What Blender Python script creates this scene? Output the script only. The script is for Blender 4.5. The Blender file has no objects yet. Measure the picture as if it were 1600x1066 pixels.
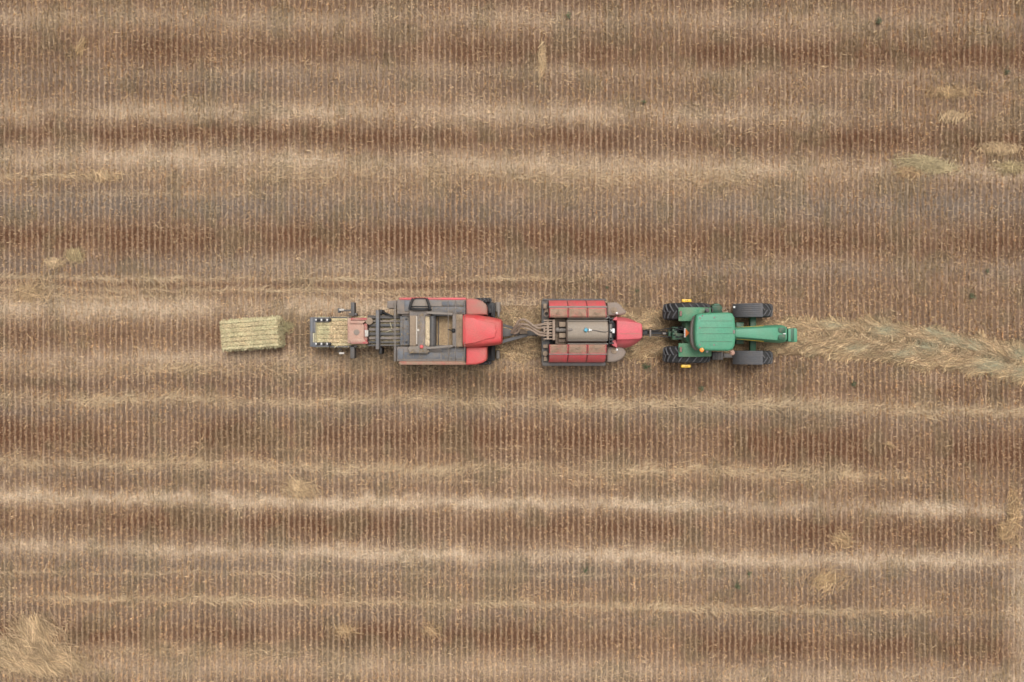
import bpy, bmesh, math, random
import numpy as np
from mathutils import Vector, Matrix

random.seed(7)
rng = np.random.default_rng(11)
scene = bpy.context.scene
COL = scene.collection
R = math.radians

# ---------------------------------------------------------------- camera, light, exposure
H = 36.0            # drone height above the field (m); 36 photo pixels per metre on the ground
cam_d = bpy.data.cameras.new("camera")
cam = bpy.data.objects.new("camera", cam_d)
COL.objects.link(cam)
cam.location = (0, 0, H)
cam.rotation_euler = (0, 0, 0)
cam_d.sensor_fit = 'HORIZONTAL'
cam_d.angle = 2 * math.atan((1600 / 36 / 2) / H)
cam_d.clip_start = 0.5
cam_d.clip_end = 6000
scene.camera = cam

SUN_EL, SUN_AZ = 70.0, 18.0     # azimuth measured from +Y (picture top) towards +X
w = bpy.data.worlds.new("World")
scene.world = w
w.use_nodes = True
nt = w.node_tree
bg = nt.nodes["Background"]
sky = nt.nodes.new("ShaderNodeTexSky")
sky.sky_type = 'NISHITA'
sky.sun_disc = False
sky.sun_elevation = R(SUN_EL)
sky.sun_rotation = R(SUN_AZ)
sky.dust_density = 6.0
sky.air_density = 1.0
sky.ozone_density = 0.6
hs = nt.nodes.new("ShaderNodeHueSaturation")     # overcast: the cloud deck takes the blue out
hs.inputs["Saturation"].default_value = 0.04
nt.links.new(sky.outputs[0], hs.inputs["Color"])
nt.links.new(hs.outputs[0], bg.inputs["Color"])
bg.inputs["Strength"].default_value = 0.092
sl = bpy.data.lights.new("sun", 'SUN')
sl.energy = 1.15
sl.angle = R(30)
sl.color = (1.0, 0.95, 0.88)
so = bpy.data.objects.new("sun", sl)
COL.objects.link(so)
az, el = R(SUN_AZ), R(SUN_EL)
sdir = Vector((math.sin(az) * math.cos(el), math.cos(az) * math.cos(el), math.sin(el)))
so.rotation_euler = (-sdir).to_track_quat('-Z', 'Y').to_euler()
so.location = sdir * 100

scene.view_settings.view_transform = 'Standard'
scene.view_settings.look = 'None'
scene.view_settings.exposure = 0.62
scene.view_settings.gamma = 1.0

# ---------------------------------------------------------------- photo pixel -> world, for a point at height z
def PX(px, z=0.0): return (px - 800) / 36 * (1 - z / H)
def PY(py, z=0.0): return (533 - py) / 36 * (1 - z / H)

class Frame:
    """coordinates measured on an enlarged crop of the photograph"""
    def __init__(s, x0, y0, k): s.x0, s.y0, s.k = x0, y0, k
    def x(s, cx, z=0.0): return PX(s.x0 + cx * s.k, z)
    def y(s, cy, z=0.0): return PY(s.y0 + cy * s.k, z)
    def p(s, cx, cy, z=0.0): return Vector((s.x(cx, z), s.y(cy, z), z))
    def v(s, d): return d * s.k / 36

F1 = Frame(330, 450, .175)
F2 = Frame(580, 450, .15)
F3 = Frame(770, 450, .1625)
F4 = Frame(1000, 450, .1625)

# ---------------------------------------------------------------- materials
def srgb(r, g, b):
    f = lambda c: (c / 255 / 12.92) if c / 255 <= .04045 else ((c / 255 + .055) / 1.055) ** 2.4
    return (f(r), f(g), f(b))

def new_mat(name):
    m = bpy.data.materials.new(name)
    m.use_nodes = True
    t = m.node_tree
    return m, t, t.nodes["Principled BSDF"]

DUST = (.27, .20, .145)

def paint(name, col, rough=.5, dust=.25, dustcol=DUST, scale=2.2, metal=0.0, bump=.15, soft=.22, lo=0.0):
    """paint / metal / plastic with patchy field dust and fine grime"""
    m, t, b = new_mat(name)
    N, L = t.nodes.new, t.links.new
    tc = N("ShaderNodeTexCoord")
    n1 = N("ShaderNodeTexNoise"); n1.inputs["Scale"].default_value = scale
    n1.inputs["Detail"].default_value = 8; n1.inputs["Roughness"].default_value = .62
    L(tc.outputs["Object"], n1.inputs["Vector"])
    mr = N("ShaderNodeMapRange")
    c = .68 - .36 * dust
    mr.inputs["From Min"].default_value = c - soft * .5
    mr.inputs["From Max"].default_value = c + soft * .5
    mr.inputs["To Min"].default_value = lo
    mr.inputs["To Max"].default_value = min(1, .35 + dust * .75)
    L(n1.outputs["Fac"], mr.inputs["Value"])
    n2 = N("ShaderNodeTexNoise"); n2.inputs["Scale"].default_value = 26
    n2.inputs["Detail"].default_value = 5
    L(tc.outputs["Object"], n2.inputs["Vector"])
    mx = N("ShaderNodeMix"); mx.data_type = 'RGBA'
    mx.inputs["A"].default_value = (*col, 1); mx.inputs["B"].default_value = (*dustcol, 1)
    L(mr.outputs[0], mx.inputs["Factor"])
    m2 = N("ShaderNodeMapRange")
    m2.inputs["From Min"].default_value = .3; m2.inputs["From Max"].default_value = .7
    m2.inputs["To Min"].default_value = .80; m2.inputs["To Max"].default_value = 1.16
    L(n2.outputs["Fac"], m2.inputs["Value"])
    mm = N("ShaderNodeMix"); mm.data_type = 'RGBA'; mm.blend_type = 'MULTIPLY'
    mm.inputs["Factor"].default_value = 1
    L(mx.outputs["Result"], mm.inputs["A"]); L(m2.outputs[0], mm.inputs["B"])
    L(mm.outputs["Result"], b.inputs["Base Color"])
    ro = N("ShaderNodeMapRange")
    ro.inputs["To Min"].default_value = rough; ro.inputs["To Max"].default_value = min(.95, rough + .35)
    L(mr.outputs[0], ro.inputs["Value"]); L(ro.outputs[0], b.inputs["Roughness"])
    b.inputs["Metallic"].default_value = metal
    bp = N("ShaderNodeBump"); bp.inputs["Strength"].default_value = bump; bp.inputs["Distance"].default_value = .01
    L(n2.outputs["Fac"], bp.inputs["Height"]); L(bp.outputs[0], b.inputs["Normal"])
    return m

def attr_mat(name, attr="tint", rough=.8, var=.25, scale=30):
    """vegetable fibre: every blade carries its own colour"""
    m, t, b = new_mat(name)
    N, L = t.nodes.new, t.links.new
    a = N("ShaderNodeAttribute"); a.attribute_name = attr
    g = N("ShaderNodeNewGeometry")
    n = N("ShaderNodeTexNoise"); n.inputs["Scale"].default_value = scale; n.inputs["Detail"].default_value = 3
    L(g.outputs["Position"], n.inputs["Vector"])
    r = N("ShaderNodeMapRange"); r.inputs["From Min"].default_value = .3; r.inputs["From Max"].default_value = .7
    r.inputs["To Min"].default_value = 1 - var; r.inputs["To Max"].default_value = 1 + var
    L(n.outputs["Fac"], r.inputs["Value"])
    mm = N("ShaderNodeMix"); mm.data_type = 'RGBA'; mm.blend_type = 'MULTIPLY'; mm.inputs["Factor"].default_value = 1
    L(a.outputs["Color"], mm.inputs["A"]); L(r.outputs[0], mm.inputs["B"])
    L(mm.outputs["Result"], b.inputs["Base Color"])
    b.inputs["Roughness"].default_value = rough
    b.inputs["Specular IOR Level"].default_value = .25
    return m

M = {}
M['red'] = paint("red paint", (.56, .052, .056), .48, .26, scale=1.6, soft=.5)
M['red_faded'] = paint("faded red paint", (.60, .085, .10), .5, .30, scale=2.6, soft=.4)
M['red_dusty'] = paint("dust covered red paint", (.42, .085, .07), .7, .85, dustcol=(.30, .20, .14), scale=2.6, soft=.35, lo=.3)
M['pink_dusty'] = paint("bleached dusty red steel", (.40, .19, .145), .75, .6, dustcol=(.46, .34, .26), scale=3, soft=.4, lo=.2)
M['green'] = paint("green paint", (.046, .250, .140), .45, .26, dustcol=(.17, .26, .175), scale=1.4, soft=.5)
M['green_dusty'] = paint("dusty green paint", (.055, .23, .12), .55, .40, dustcol=(.23, .22, .14), scale=2.4, soft=.4)
M['green_dark'] = paint("dark green paint", (.02, .09, .045), .5, .25, scale=3)
M['rubber'] = paint("tyre rubber", (.016, .017, .019), .85, .12, dustcol=(.11, .09, .075), scale=3, soft=.5)
M['rubber_worn'] = paint("worn tyre lugs", (.095, .097, .105), .85, .25, dustcol=(.16, .13, .11), scale=4, soft=.4)
M['black'] = paint("black steel", (.015, .015, .017), .6, .2, dustcol=(.10, .08, .06), scale=3)
M['dark'] = paint("dark grey steel", (.065, .065, .068), .55, .35, dustcol=(.17, .135, .105), scale=2.5, soft=.4)
M['slate'] = paint("slate grey paint", (.130, .126, .130), .5, .62, dustcol=(.26, .20, .155), scale=1.7, soft=.4)
M['slate_clean'] = paint("slate blue paint", (.105, .110, .125), .5, .42, dustcol=(.22, .18, .14), scale=2)
M['grey_dusty'] = paint("dusty grey sheet metal", (.17, .155, .145), .6, .5, dustcol=(.27, .215, .165), scale=1.5, soft=.5)
M['tank'] = paint("dusty tank sheet metal", (.25, .215, .18), .6, .6, dustcol=(.32, .25, .185), scale=1.2, soft=.5)
M['brown_dusty'] = paint("dust caked sheet metal", (.22, .16, .115), .8, .6, dustcol=(.31, .235, .165), scale=2.4, soft=.4)
M['plastic_grey'] = paint("dusty grey plastic", (.20, .165, .145), .6, .6, dustcol=(.28, .215, .165), scale=3.5, soft=.4)
M['hose'] = paint("tan rubber hose", (.27, .195, .145), .7, .4, dustcol=(.36, .28, .21), scale=6)
M['yellow'] = paint("yellow marker plastic", (.80, .48, .03), .4, .1, scale=4)
M['yellow_dark'] = paint("dark yellow marking", (.20, .10, .01), .5, .1, scale=4)
M['orange'] = paint("orange reflective film", (.95, .22, .02), .35, .02, scale=4)
M['amber'] = paint("amber lens", (.85, .28, .04), .2, .05, scale=6)
M['white'] = paint("white plastic", (.75, .74, .72), .4, .12, scale=4)
M['blue'] = paint("teal blue valve", (.07, .33, .45), .4, .1, scale=6)
M['lens'] = paint("lamp lens", (.6, .6, .58), .15, .05, scale=6)
M['lens_dusty'] = paint('dusty white lamp', (.50, .47, .43), .5, .4, dustcol=(.36, .29, .23), scale=8)
M['glass'] = paint("tinted cab glass", (.02, .025, .025), .08, .12, scale=3)
M['pale_chaff'] = paint("pale chaff on the knotters", (.52, .47, .33), .9, .5, dustcol=(.38, .33, .21), scale=7, soft=.2, bump=.6)
M['chaff'] = paint("brown chaff", (.21, .145, .085), .9, .5, dustcol=(.30, .21, .12), scale=9, soft=.3, bump=.8)
M['fibre'] = attr_mat("dry straw")
M['hay'] = attr_mat("green hay", var=.3, scale=22)
M['leaf'] = attr_mat("weed leaves", rough=.6)

# ---------------------------------------------------------------- mesh builder
class MB:
    def __init__(s, sep=False): s.bm = bmesh.new(); s.mi = 0; s.sep = sep; s.pieces = []
    def _merge(s, b):
        for f in b.faces: f.material_index = s.mi
        if s.sep: s.pieces.append(b); return s
        me = bpy.data.meshes.new("tmp"); b.to_mesh(me); b.free()
        s.bm.from_mesh(me); bpy.data.meshes.remove(me)
        return s
    def _bev(s, b, bev, seg=2):
        if bev > 0:
            bmesh.ops.bevel(b, geom=list(b.edges), offset=bev, segments=seg, affect='EDGES', profile=.5, clamp_overlap=True)
    def box(s, x0, x1, y0, y1, z0, z1, bev=.015):
        b = bmesh.new(); bmesh.ops.create_cube(b, size=1)
        bmesh.ops.scale(b, vec=(abs(x1 - x0), abs(y1 - y0), abs(z1 - z0)), verts=b.verts)
        bmesh.ops.translate(b, vec=((x0 + x1) / 2, (y0 + y1) / 2, (z0 + z1) / 2), verts=b.verts)
        s._bev(b, min(bev, .45 * min(abs(x1 - x0), abs(y1 - y0), abs(z1 - z0))))
        return s._merge(b)
    def fbox(s, F, cx0, cx1, cy0, cy1, z0, z1, bev=.015):
        return s.box(F.x(cx0, z1), F.x(cx1, z1), F.y(cy0, z1), F.y(cy1, z1), z0, z1, bev)
    def beam(s, p, q, wd, ht, bev=.008):
        p, q = Vector(p), Vector(q); d = q - p; l = d.length
        b = bmesh.new(); bmesh.ops.create_cube(b, size=1)
        bmesh.ops.scale(b, vec=(l, wd, ht), verts=b.verts)
        s._bev(b, min(bev, .4 * min(l, wd, ht)), 1)
        x = d.normalized(); up = Vector((0, 0, 1))
        if abs(x.dot(up)) > .98: up = Vector((0, 1, 0))
        y = up.cross(x).normalized(); z = x.cross(y)
        mt = Matrix((x, y, z)).transposed().to_4x4(); mt.translation = (p + q) / 2
        bmesh.ops.transform(b, matrix=mt, verts=b.verts)
        return s._merge(b)
    def cyl(s, p, q, r0, r1=None, seg=24, bev=0):
        p, q = Vector(p), Vector(q); d = q - p
        b = bmesh.new()
        bmesh.ops.create_cone(b, cap_ends=True, segments=seg, radius1=r0, radius2=r0 if r1 is None else r1, depth=d.length)
        if bev:
            ed = [e for e in b.edges if len(e.link_faces) == 2 and any(len(f.verts) > 4 for f in e.link_faces)]
            bmesh.ops.bevel(b, geom=ed, offset=bev, segments=3, affect='EDGES', profile=.5, clamp_overlap=True)
        mt = d.to_track_quat('Z', 'Y').to_matrix().to_4x4(); mt.translation = (p + q) / 2
        bmesh.ops.transform(b, matrix=mt, verts=b.verts)
        return s._merge(b)
    def ball(s, c, r, sc=(1, 1, 1), seg=16):
        b = bmesh.new(); bmesh.ops.create_uvsphere(b, u_segments=seg, v_segments=seg // 2, radius=r)
        bmesh.ops.scale(b, vec=sc, verts=b.verts); bmesh.ops.translate(b, vec=c, verts=b.verts)
        return s._merge(b)
    def tube(s, pts, r, seg=8, sub=6):
        P = [Vector(p) for p in pts]
        if len(P) > 2 and sub > 1:
            Q = []
            for i in range(len(P) - 1):
                a, b_, c, d = P[max(i - 1, 0)], P[i], P[i + 1], P[min(i + 2, len(P) - 1)]
                for k in range(sub):
                    t = k / sub
                    Q.append(.5 * ((2 * b_) + (c - a) * t + (2 * a - 5 * b_ + 4 * c - d) * t * t + (3 * b_ - a - 3 * c + d) * t ** 3))
            Q.append(P[-1]); P = Q
        rings = []
        for i, p in enumerate(P):
            d = (P[min(i + 1, len(P) - 1)] - P[max(i - 1, 0)]).normalized()
            up = Vector((0, 0, 1)) if abs(d.z) < .95 else Vector((1, 0, 0))
            u = d.cross(up).normalized(); v = u.cross(d)
            rings.append([p + (u * math.cos(2 * math.pi * k / seg) + v * math.sin(2 * math.pi * k / seg)) * r for k in range(seg)])
        return s.loft(rings, closed=True)
    def loft(s, rings, closed=False, caps=True):
        b = bmesh.new()
        V = [[b.verts.new(p) for p in r] for r in rings]
        n = len(V[0])
        for i in range(len(V) - 1):
            for k in range(n if closed else n - 1):
                k2 = (k + 1) % n
                b.faces.new((V[i][k], V[i][k2], V[i + 1][k2], V[i + 1][k]))
        if caps:
            b.faces.new(V[0][::-1]); b.faces.new(V[-1])
        bmesh.ops.recalc_face_normals(b, faces=b.faces)
        return s._merge(b)
    def prism(s, pts, z0, z1, bev=.02, seg=2, taper=1.0):
        b = bmesh.new()
        cx = sum(p[0] for p in pts) / len(pts); cy = sum(p[1] for p in pts) / len(pts)
        lo = [b.verts.new((p[0], p[1], z0)) for p in pts]
        hi = [b.verts.new((cx + (p[0] - cx) * taper, cy + (p[1] - cy) * taper, z1)) for p in pts]
        top = b.faces.new(hi); b.faces.new(lo[::-1])
        n = len(pts)
        for i in range(n): b.faces.new((lo[i], lo[(i + 1) % n], hi[(i + 1) % n], hi[i]))
        bmesh.ops.recalc_face_normals(b, faces=b.faces)
        if bev > 0:
            bmesh.ops.bevel(b, geom=list(top.edges), offset=bev, segments=seg, affect='EDGES', profile=.5, clamp_overlap=True)
        return s._merge(b)
    def fprism(s, F, pts, z0, z1, bev=.02, seg=2, taper=1.0):
        return s.prism([(F.x(a, z1), F.y(c, z1)) for a, c in pts], z0, z1, bev, seg, taper)
    def extrude_y(s, prof, y0, y1, bev=.02, seg=2):
        """profile in XZ, extruded along Y"""
        b = bmesh.new()
        A = [b.verts.new((x, y0, z)) for x, z in prof]; B = [b.verts.new((x, y1, z)) for x, z in prof]
        fa = b.faces.new(A); fb = b.faces.new(B[::-1])
        n = len(prof)
        for i in range(n): b.faces.new((A[i], B[i], B[(i + 1) % n], A[(i + 1) % n]))
        bmesh.ops.recalc_face_normals(b, faces=b.faces)
        if bev: bmesh.ops.bevel(b, geom=list(fa.edges) + list(fb.edges), offset=bev, segments=seg, affect='EDGES', profile=.5, clamp_overlap=True)
        return s._merge(b)
    def extrude_x(s, prof, x0, x1, bev=.02, seg=2):
        """profile in YZ, extruded along X"""
        b = bmesh.new()
        A = [b.verts.new((x0, y, z)) for y, z in prof]; B = [b.verts.new((x1, y, z)) for y, z in prof]
        fa = b.faces.new(A); fb = b.faces.new(B[::-1])
        n = len(prof)
        for i in range(n): b.faces.new((A[i], B[i], B[(i + 1) % n], A[(i + 1) % n]))
        bmesh.ops.recalc_face_normals(b, faces=b.faces)
        if bev: bmesh.ops.bevel(b, geom=list(fa.edges) + list(fb.edges), offset=bev, segments=seg, affect='EDGES', profile=.5, clamp_overlap=True)
        return s._merge(b)
    def build(s, name, mat, parent=None, root=None, angle=35):
        o = (root or parent)
        if s.sep:                       # every piece is a part of its own
            s.bm.free()
            for b in s.pieces:
                k = MB(); k.bm.free(); k.bm = b
                ob = k.build(name, mat, parent, root, angle)
            return ob
        off = o.location.copy() if o is not None else Vector((0, 0, 0))
        if off.length > 0: bmesh.ops.translate(s.bm, vec=-off, verts=s.bm.verts)
        me = bpy.data.meshes.new(name); s.bm.to_mesh(me); s.bm.free()
        for m in (mat if isinstance(mat, (list, tuple)) else [mat]): me.materials.append(m)
        me.polygons.foreach_set("use_smooth", np.ones(len(me.polygons), bool))
        me.set_sharp_from_angle(angle=R(angle))
        ob = bpy.data.objects.new(name, me); COL.objects.link(ob)
        if parent is not None: ob.parent = parent
        return ob

def arch(x, yc, hw, ztop, zbot, e=4.0, n=20):
    out = []
    for i in range(n + 1):
        t = math.pi * i / n
        c, s_ = math.cos(t), math.sin(t)
        out.append(Vector((x, yc + hw * math.copysign(abs(c) ** (2 / e), c), zbot + (ztop - zbot) * abs(s_) ** (2 / e))))
    return out

def empty(name, loc, label, cat, group=None):
    o = bpy.data.objects.new(name, None); COL.objects.link(o)
    o.location = loc; o.empty_display_size = .3
    o['label'] = label; o['category'] = cat
    if group: o['group'] = group
    return o

def tag(o, label, cat, group=None, kind=None):
    o['label'] = label; o['category'] = cat
    if group: o['group'] = group
    if kind: o['kind'] = kind
    return o

# ---------------------------------------------------------------- noise and the stripes of the field
_lat = rng.random((256, 256))
def vnoise(x, y):
    xi = np.floor(x).astype(int); yi = np.floor(y).astype(int)
    fx = x - xi; fy = y - yi
    fx = fx * fx * (3 - 2 * fx); fy = fy * fy * (3 - 2 * fy)
    a = _lat[xi & 255, yi & 255]; b = _lat[(xi + 1) & 255, yi & 255]
    c = _lat[xi & 255, (yi + 1) & 255]; d = _lat[(xi + 1) & 255, (yi + 1) & 255]
    return (a * (1 - fx) + b * fx) * (1 - fy) + (c * (1 - fx) + d * fx) * fy
def fbm(x, y, o=4):
    s = 0; a = .5; t = 0
    for i in range(o):
        s = s + a * vnoise(x * 2 ** i + 17.3 * i, y * 2 ** i + 5.1 * i); t += a; a *= .55
    return s / t

# (row at photo x=0, x=800, x=1600, half width, amount, fade-in x, fade-out x)
BANDS = {
 'dark': [(4,4,6,8,.35,-200,1900),(72,80,84,21,.85,-200,1900),(140,138,140,10,.25,-200,500),(208,214,224,16,.95,-200,1900),
          (370,372,382,22,1.0,-200,1900),(443,447,450,5,.55,-200,1000),(456,462,470,5,.4,-200,700),(521,525,530,20,.6,-200,560),
          (598,601,612,9,.55,-200,1900),(680,686,706,27,.95,-200,1900),(752,757,770,10,.3,-200,1900),(813,824,833,19,.9,-200,1900),
          (988,996,1016,20,.85,-200,1900),(480,470,470,30,.22,950,1900),(420,430,440,12,.3,900,1900)],
 'pale': [(30,30,34,14,.35,-200,1900),(172,176,182,13,.75,-200,1350),(246,254,270,14,.9,-200,1900),(300,306,310,12,.15,200,1300),
          (478,480,482,14,1.0,-200,880),(556,560,566,11,.65,-200,900),(777,785,797,9,1.15,-200,1900),(855,868,878,10,.95,-200,1900),
          (1042,1045,1060,16,.4,-200,1900),(110,112,118,10,.3,200,1900),(415,415,420,14,.25,300,1900)],
 'straw': [(276,278,280,5,.8,-200,210),(270,275,280,14,.5,300,1250),(433,436,438,3.2,1.15,-200,900),(450,456,458,3.2,1.15,-200,700),(462,464,466,3.0,.9,-200,260),
           (576,578,582,8,.5,-200,900),(624,628,642,8,.95,-200,1900),(722,732,744,9,.95,-200,1400),(745,752,760,4,.4,300,1100),(893,898,902,3,.55,-200,1200),
           (931,944,958,6,.85,-200,1560),(1010,1030,1050,9,.4,-200,700),(305,300,300,3,.5,0,420),(700,700,718,4,.3,200,1000)],
 'grey': [(318,335,318,24,.85,-200,1900),(412,414,428,16,.6,-200,1900),(645,642,660,14,.55,-200,1900),(740,745,760,12,.4,-200,700),
          (882,890,905,20,.55,-200,1900),(960,965,975,14,.4,-200,1900),(130,130,128,20,.45,-200,700),(596,600,606,10,.4,-200,700)],
}
def fields(X, Y):
    px = 800 + 36 * X; py = 533 - 36 * Y
    wob = (fbm(X * .22 + 40, Y * .35 + 3, 3) - .5) * 16
    rag = (fbm(X * 2.1, Y * 2.1 + 60, 3) - .5) * 11
    ri = np.round(X / ROW)
    rag = rag + (vnoise(ri * 3.71 + 900, Y * .9 + ri * .13) - .5) * 9 + (vnoise(ri * 5.3 + 300, Y * 6) - .5) * 6
    out = {}
    for k, (lst) in BANDS.items():
        acc = np.zeros_like(X)
        for j, (a, b, c, hw, am, xa, xb) in enumerate(lst):
            t = np.clip(px / 800, -1, 3)
            mid = np.where(px < 800, a + (b - a) * t, b + (c - b) * (t - 1))
            ww = wob * (.35 if hw < 7 else .8)
            d = (py - mid + ww + rag * (.35 if hw < 7 else 1)) / hw
            g = np.exp(-np.abs(d * (1.0 if hw < 7 else .92)) ** 1.7)
            fade = 1 / (1 + np.exp(-(px - xa) / 45)) * (1 / (1 + np.exp((px - xb) / 45)))
            vary = np.clip(.15 + 1.65 * fbm(X * .33 + 13 * j, Y * .25 + 7 * j + 100, 3), .25, 1.35)
            acc = np.maximum(acc, g * am * fade * vary)
        if k == 'pale': acc = acc * np.where(py < 533, 1.08 - .42 * np.clip(px / 1600, 0, 1), 1.0)
        out[k] = np.clip(acc, 0, 1.15)
    # paler headland at the right edge, low
    e = 1 / (1 + np.exp(-(px - 1580 + rag * 1.5) / 7)) * (1 / (1 + np.exp(-(py - 840) / 25)))
    out['pale'] = np.maximum(out['pale'], .8 * e)
    return out

ROW = 8.72 / 36          # row spacing

C_SOIL = np.array((.135, .087, .059)); C_DARK = np.array((.110, .055, .031)); C_GREY = np.array((.152, .116, .091))
C_PALE = np.array((.50, .385, .275)); C_STRAW = np.array((.38, .28, .175)); C_MID = np.array((.190, .124, .082))
def lerp(a, b, t): return a + (b - a) * t[..., None]
def ground_col(X, Y):
    f = fields(X, Y)
    c = np.broadcast_to(C_MID, X.shape + (3,)).copy()
    c = lerp(c, C_SOIL, np.clip(fbm(X * .5 + 9, Y * .8, 4) * 2 - .6, 0, 1))
    c = lerp(c, C_GREY, np.clip(f['grey'], 0, 1))
    c = lerp(c, C_DARK, np.clip(f['dark'], 0, 1))
    c = lerp(c, C_PALE, np.clip(f['pale'] * .62, 0, 1))
    c = lerp(c, C_STRAW, np.clip(f['straw'] * .45, 0, 1))
    ol = np.clip((fbm(X * .9 + 70, Y * .9 + 31, 3) - .58) * 6, 0, .5)      # greenish regrowth patches
    c = lerp(c, np.array((.12, .10, .058)), ol * .6)
    return c * (.82 + .36 * fbm(X * 1.7, Y * 1.7 + 44, 3))[..., None]

# ---------------------------------------------------------------- ground: one sheet to the horizon
def ground():
    d = .1
    xs = np.concatenate((-np.geomspace(3000, 28, 28), np.arange(-27, 27 + d / 2, d), np.geomspace(28, 3000, 28)))
    ys = np.concatenate((-np.geomspace(3000, 21, 28), np.arange(-20, 20 + d / 2, d), np.geomspace(21, 3000, 28)))
    X, Y = np.meshgrid(xs, ys)
    Z = (fbm(X * .8, Y * .8, 3) - .5) * .05 + (fbm(X * 4, Y * 4, 2) - .5) * .03
    Z = np.where((abs(X) > 27.5) | (abs(Y) > 20.5), 0, Z)
    nx, ny = len(xs), len(ys)
    co = np.stack((X, Y, Z), -1).reshape(-1, 3)
    i = (np.arange(ny - 1)[:, None] * nx + np.arange(nx - 1)[None]).ravel()
    q = np.stack((i, i + 1, i + 1 + nx, i + nx), 1)
    me = mesh_np("ground", co, q, ground_col(X, Y).reshape(-1, 3), "cover")
    m, t, b = new_mat("soil and chaff")
    N, L = t.nodes.new, t.links.new
    g = N("ShaderNodeNewGeometry"); a = N("ShaderNodeAttribute"); a.attribute_name = "cover"
    sx = N("ShaderNodeSeparateXYZ"); L(g.outputs["Position"], sx.inputs[0])
    n1 = N("ShaderNodeTexNoise"); n1.inputs["Scale"].default_value = 15; n1.inputs["Detail"].default_value = 8; n1.inputs["Roughness"].default_value = .78
    n2 = N("ShaderNodeTexNoise"); n2.inputs["Scale"].default_value = 2.2; n2.inputs["Detail"].default_value = 3
    for n in (n1, n2): L(g.outputs["Position"], n.inputs["Vector"])
    # litter lies along the drill rows
    ad = N("ShaderNodeMath"); ad.operation = 'MULTIPLY_ADD'; ad.inputs[1].default_value = .08; L(n2.outputs["Fac"], ad.inputs[0]); of = N("ShaderNodeMath"); of.operation = 'SUBTRACT'; of.inputs[1].default_value = .04; L(sx.outputs[0], of.inputs[0]); L(of.outputs[0], ad.inputs[2])
    mu = N("ShaderNodeMath"); mu.operation = 'MULTIPLY'; mu.inputs[1].default_value = 2 * math.pi / ROW; L(ad.outputs[0], mu.inputs[0])
    co_ = N("ShaderNodeMath"); co_.operation = 'COSINE'; L(mu.outputs[0], co_.inputs[0])
    mr = N("ShaderNodeMapRange"); mr.inputs["From Min"].default_value = .36; mr.inputs["From Max"].default_value = .66
    mr.inputs["To Min"].default_value = .36; mr.inputs["To Max"].default_value = 1.65
    L(n1.outputs["Fac"], mr.inputs["Value"])
    mm0 = N("ShaderNodeMix"); mm0.data_type = 'RGBA'; mm0.blend_type = 'MULTIPLY'; mm0.inputs["Factor"].default_value = 1
    L(a.outputs["Color"], mm0.inputs["A"]); L(mr.outputs[0], mm0.inputs["B"])
    nl = N("ShaderNodeTexNoise"); nl.inputs["Scale"].default_value = 7; nl.inputs["Detail"].default_value = 6; nl.inputs["Roughness"].default_value = .7
    L(g.outputs["Position"], nl.inputs["Vector"])
    sm = N("ShaderNodeMath"); sm.operation = 'MULTIPLY_ADD'; sm.inputs[1].default_value = 3.2; L(nl.outputs["Fac"], sm.inputs[0]); L(co_.outputs[0], sm.inputs[2])
    lm = N("ShaderNodeMapRange"); lm.inputs["From Min"].default_value = 1.7; lm.inputs["From Max"].default_value = 2.7
    lm.inputs["To Max"].default_value = .8
    L(sm.outputs[0], lm.inputs["Value"])
    lt = N("ShaderNodeMix"); lt.data_type = 'RGBA'; lt.blend_type = 'ADD'; lt.inputs["Factor"].default_value = 1
    lt.inputs["B"].default_value = (.25, .185, .125, 1); L(mm0.outputs["Result"], lt.inputs["A"])
    mm = N("ShaderNodeMix"); mm.data_type = 'RGBA'
    L(lm.outputs[0], mm.inputs["Factor"]); L(mm0.outputs["Result"], mm.inputs["A"]); L(lt.outputs["Result"], mm.inputs["B"])
    L(mm.outputs["Result"], b.inputs["Base Color"]); b.inputs["Roughness"].default_value = .95
    b.inputs["Specular IOR Level"].default_value = .1
    bp = N("ShaderNodeBump"); bp.inputs["Strength"].default_value = .8; bp.inputs["Distance"].default_value = .03
    L(n1.outputs["Fac"], bp.inputs["Height"]); L(bp.outputs[0], b.inputs["Normal"])
    me.materials.append(m)
    o = bpy.data.objects.new("ground", me); COL.objects.link(o); o['kind'] = 'structure'
    return o

def mesh_np(name, co, faces, col, attr="tint"):
    me = bpy.data.meshes.new(name)
    n, k = faces.shape
    me.vertices.add(len(co)); me.vertices.foreach_set("co", np.ascontiguousarray(co, np.float32).ravel())
    me.loops.add(n * k); me.loops.foreach_set("vertex_index", np.ascontiguousarray(faces, np.int32).ravel())
    me.polygons.add(n)
    me.polygons.foreach_set("loop_start", np.arange(0, n * k, k, dtype=np.int32))
    me.update(calc_edges=True)
    at = me.attributes.new(attr, 'FLOAT_COLOR', 'POINT')
    c4 = np.ones((len(co), 4), np.float32); c4[:, :3] = col
    at.data.foreach_set("color", c4.ravel())
    return me

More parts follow.
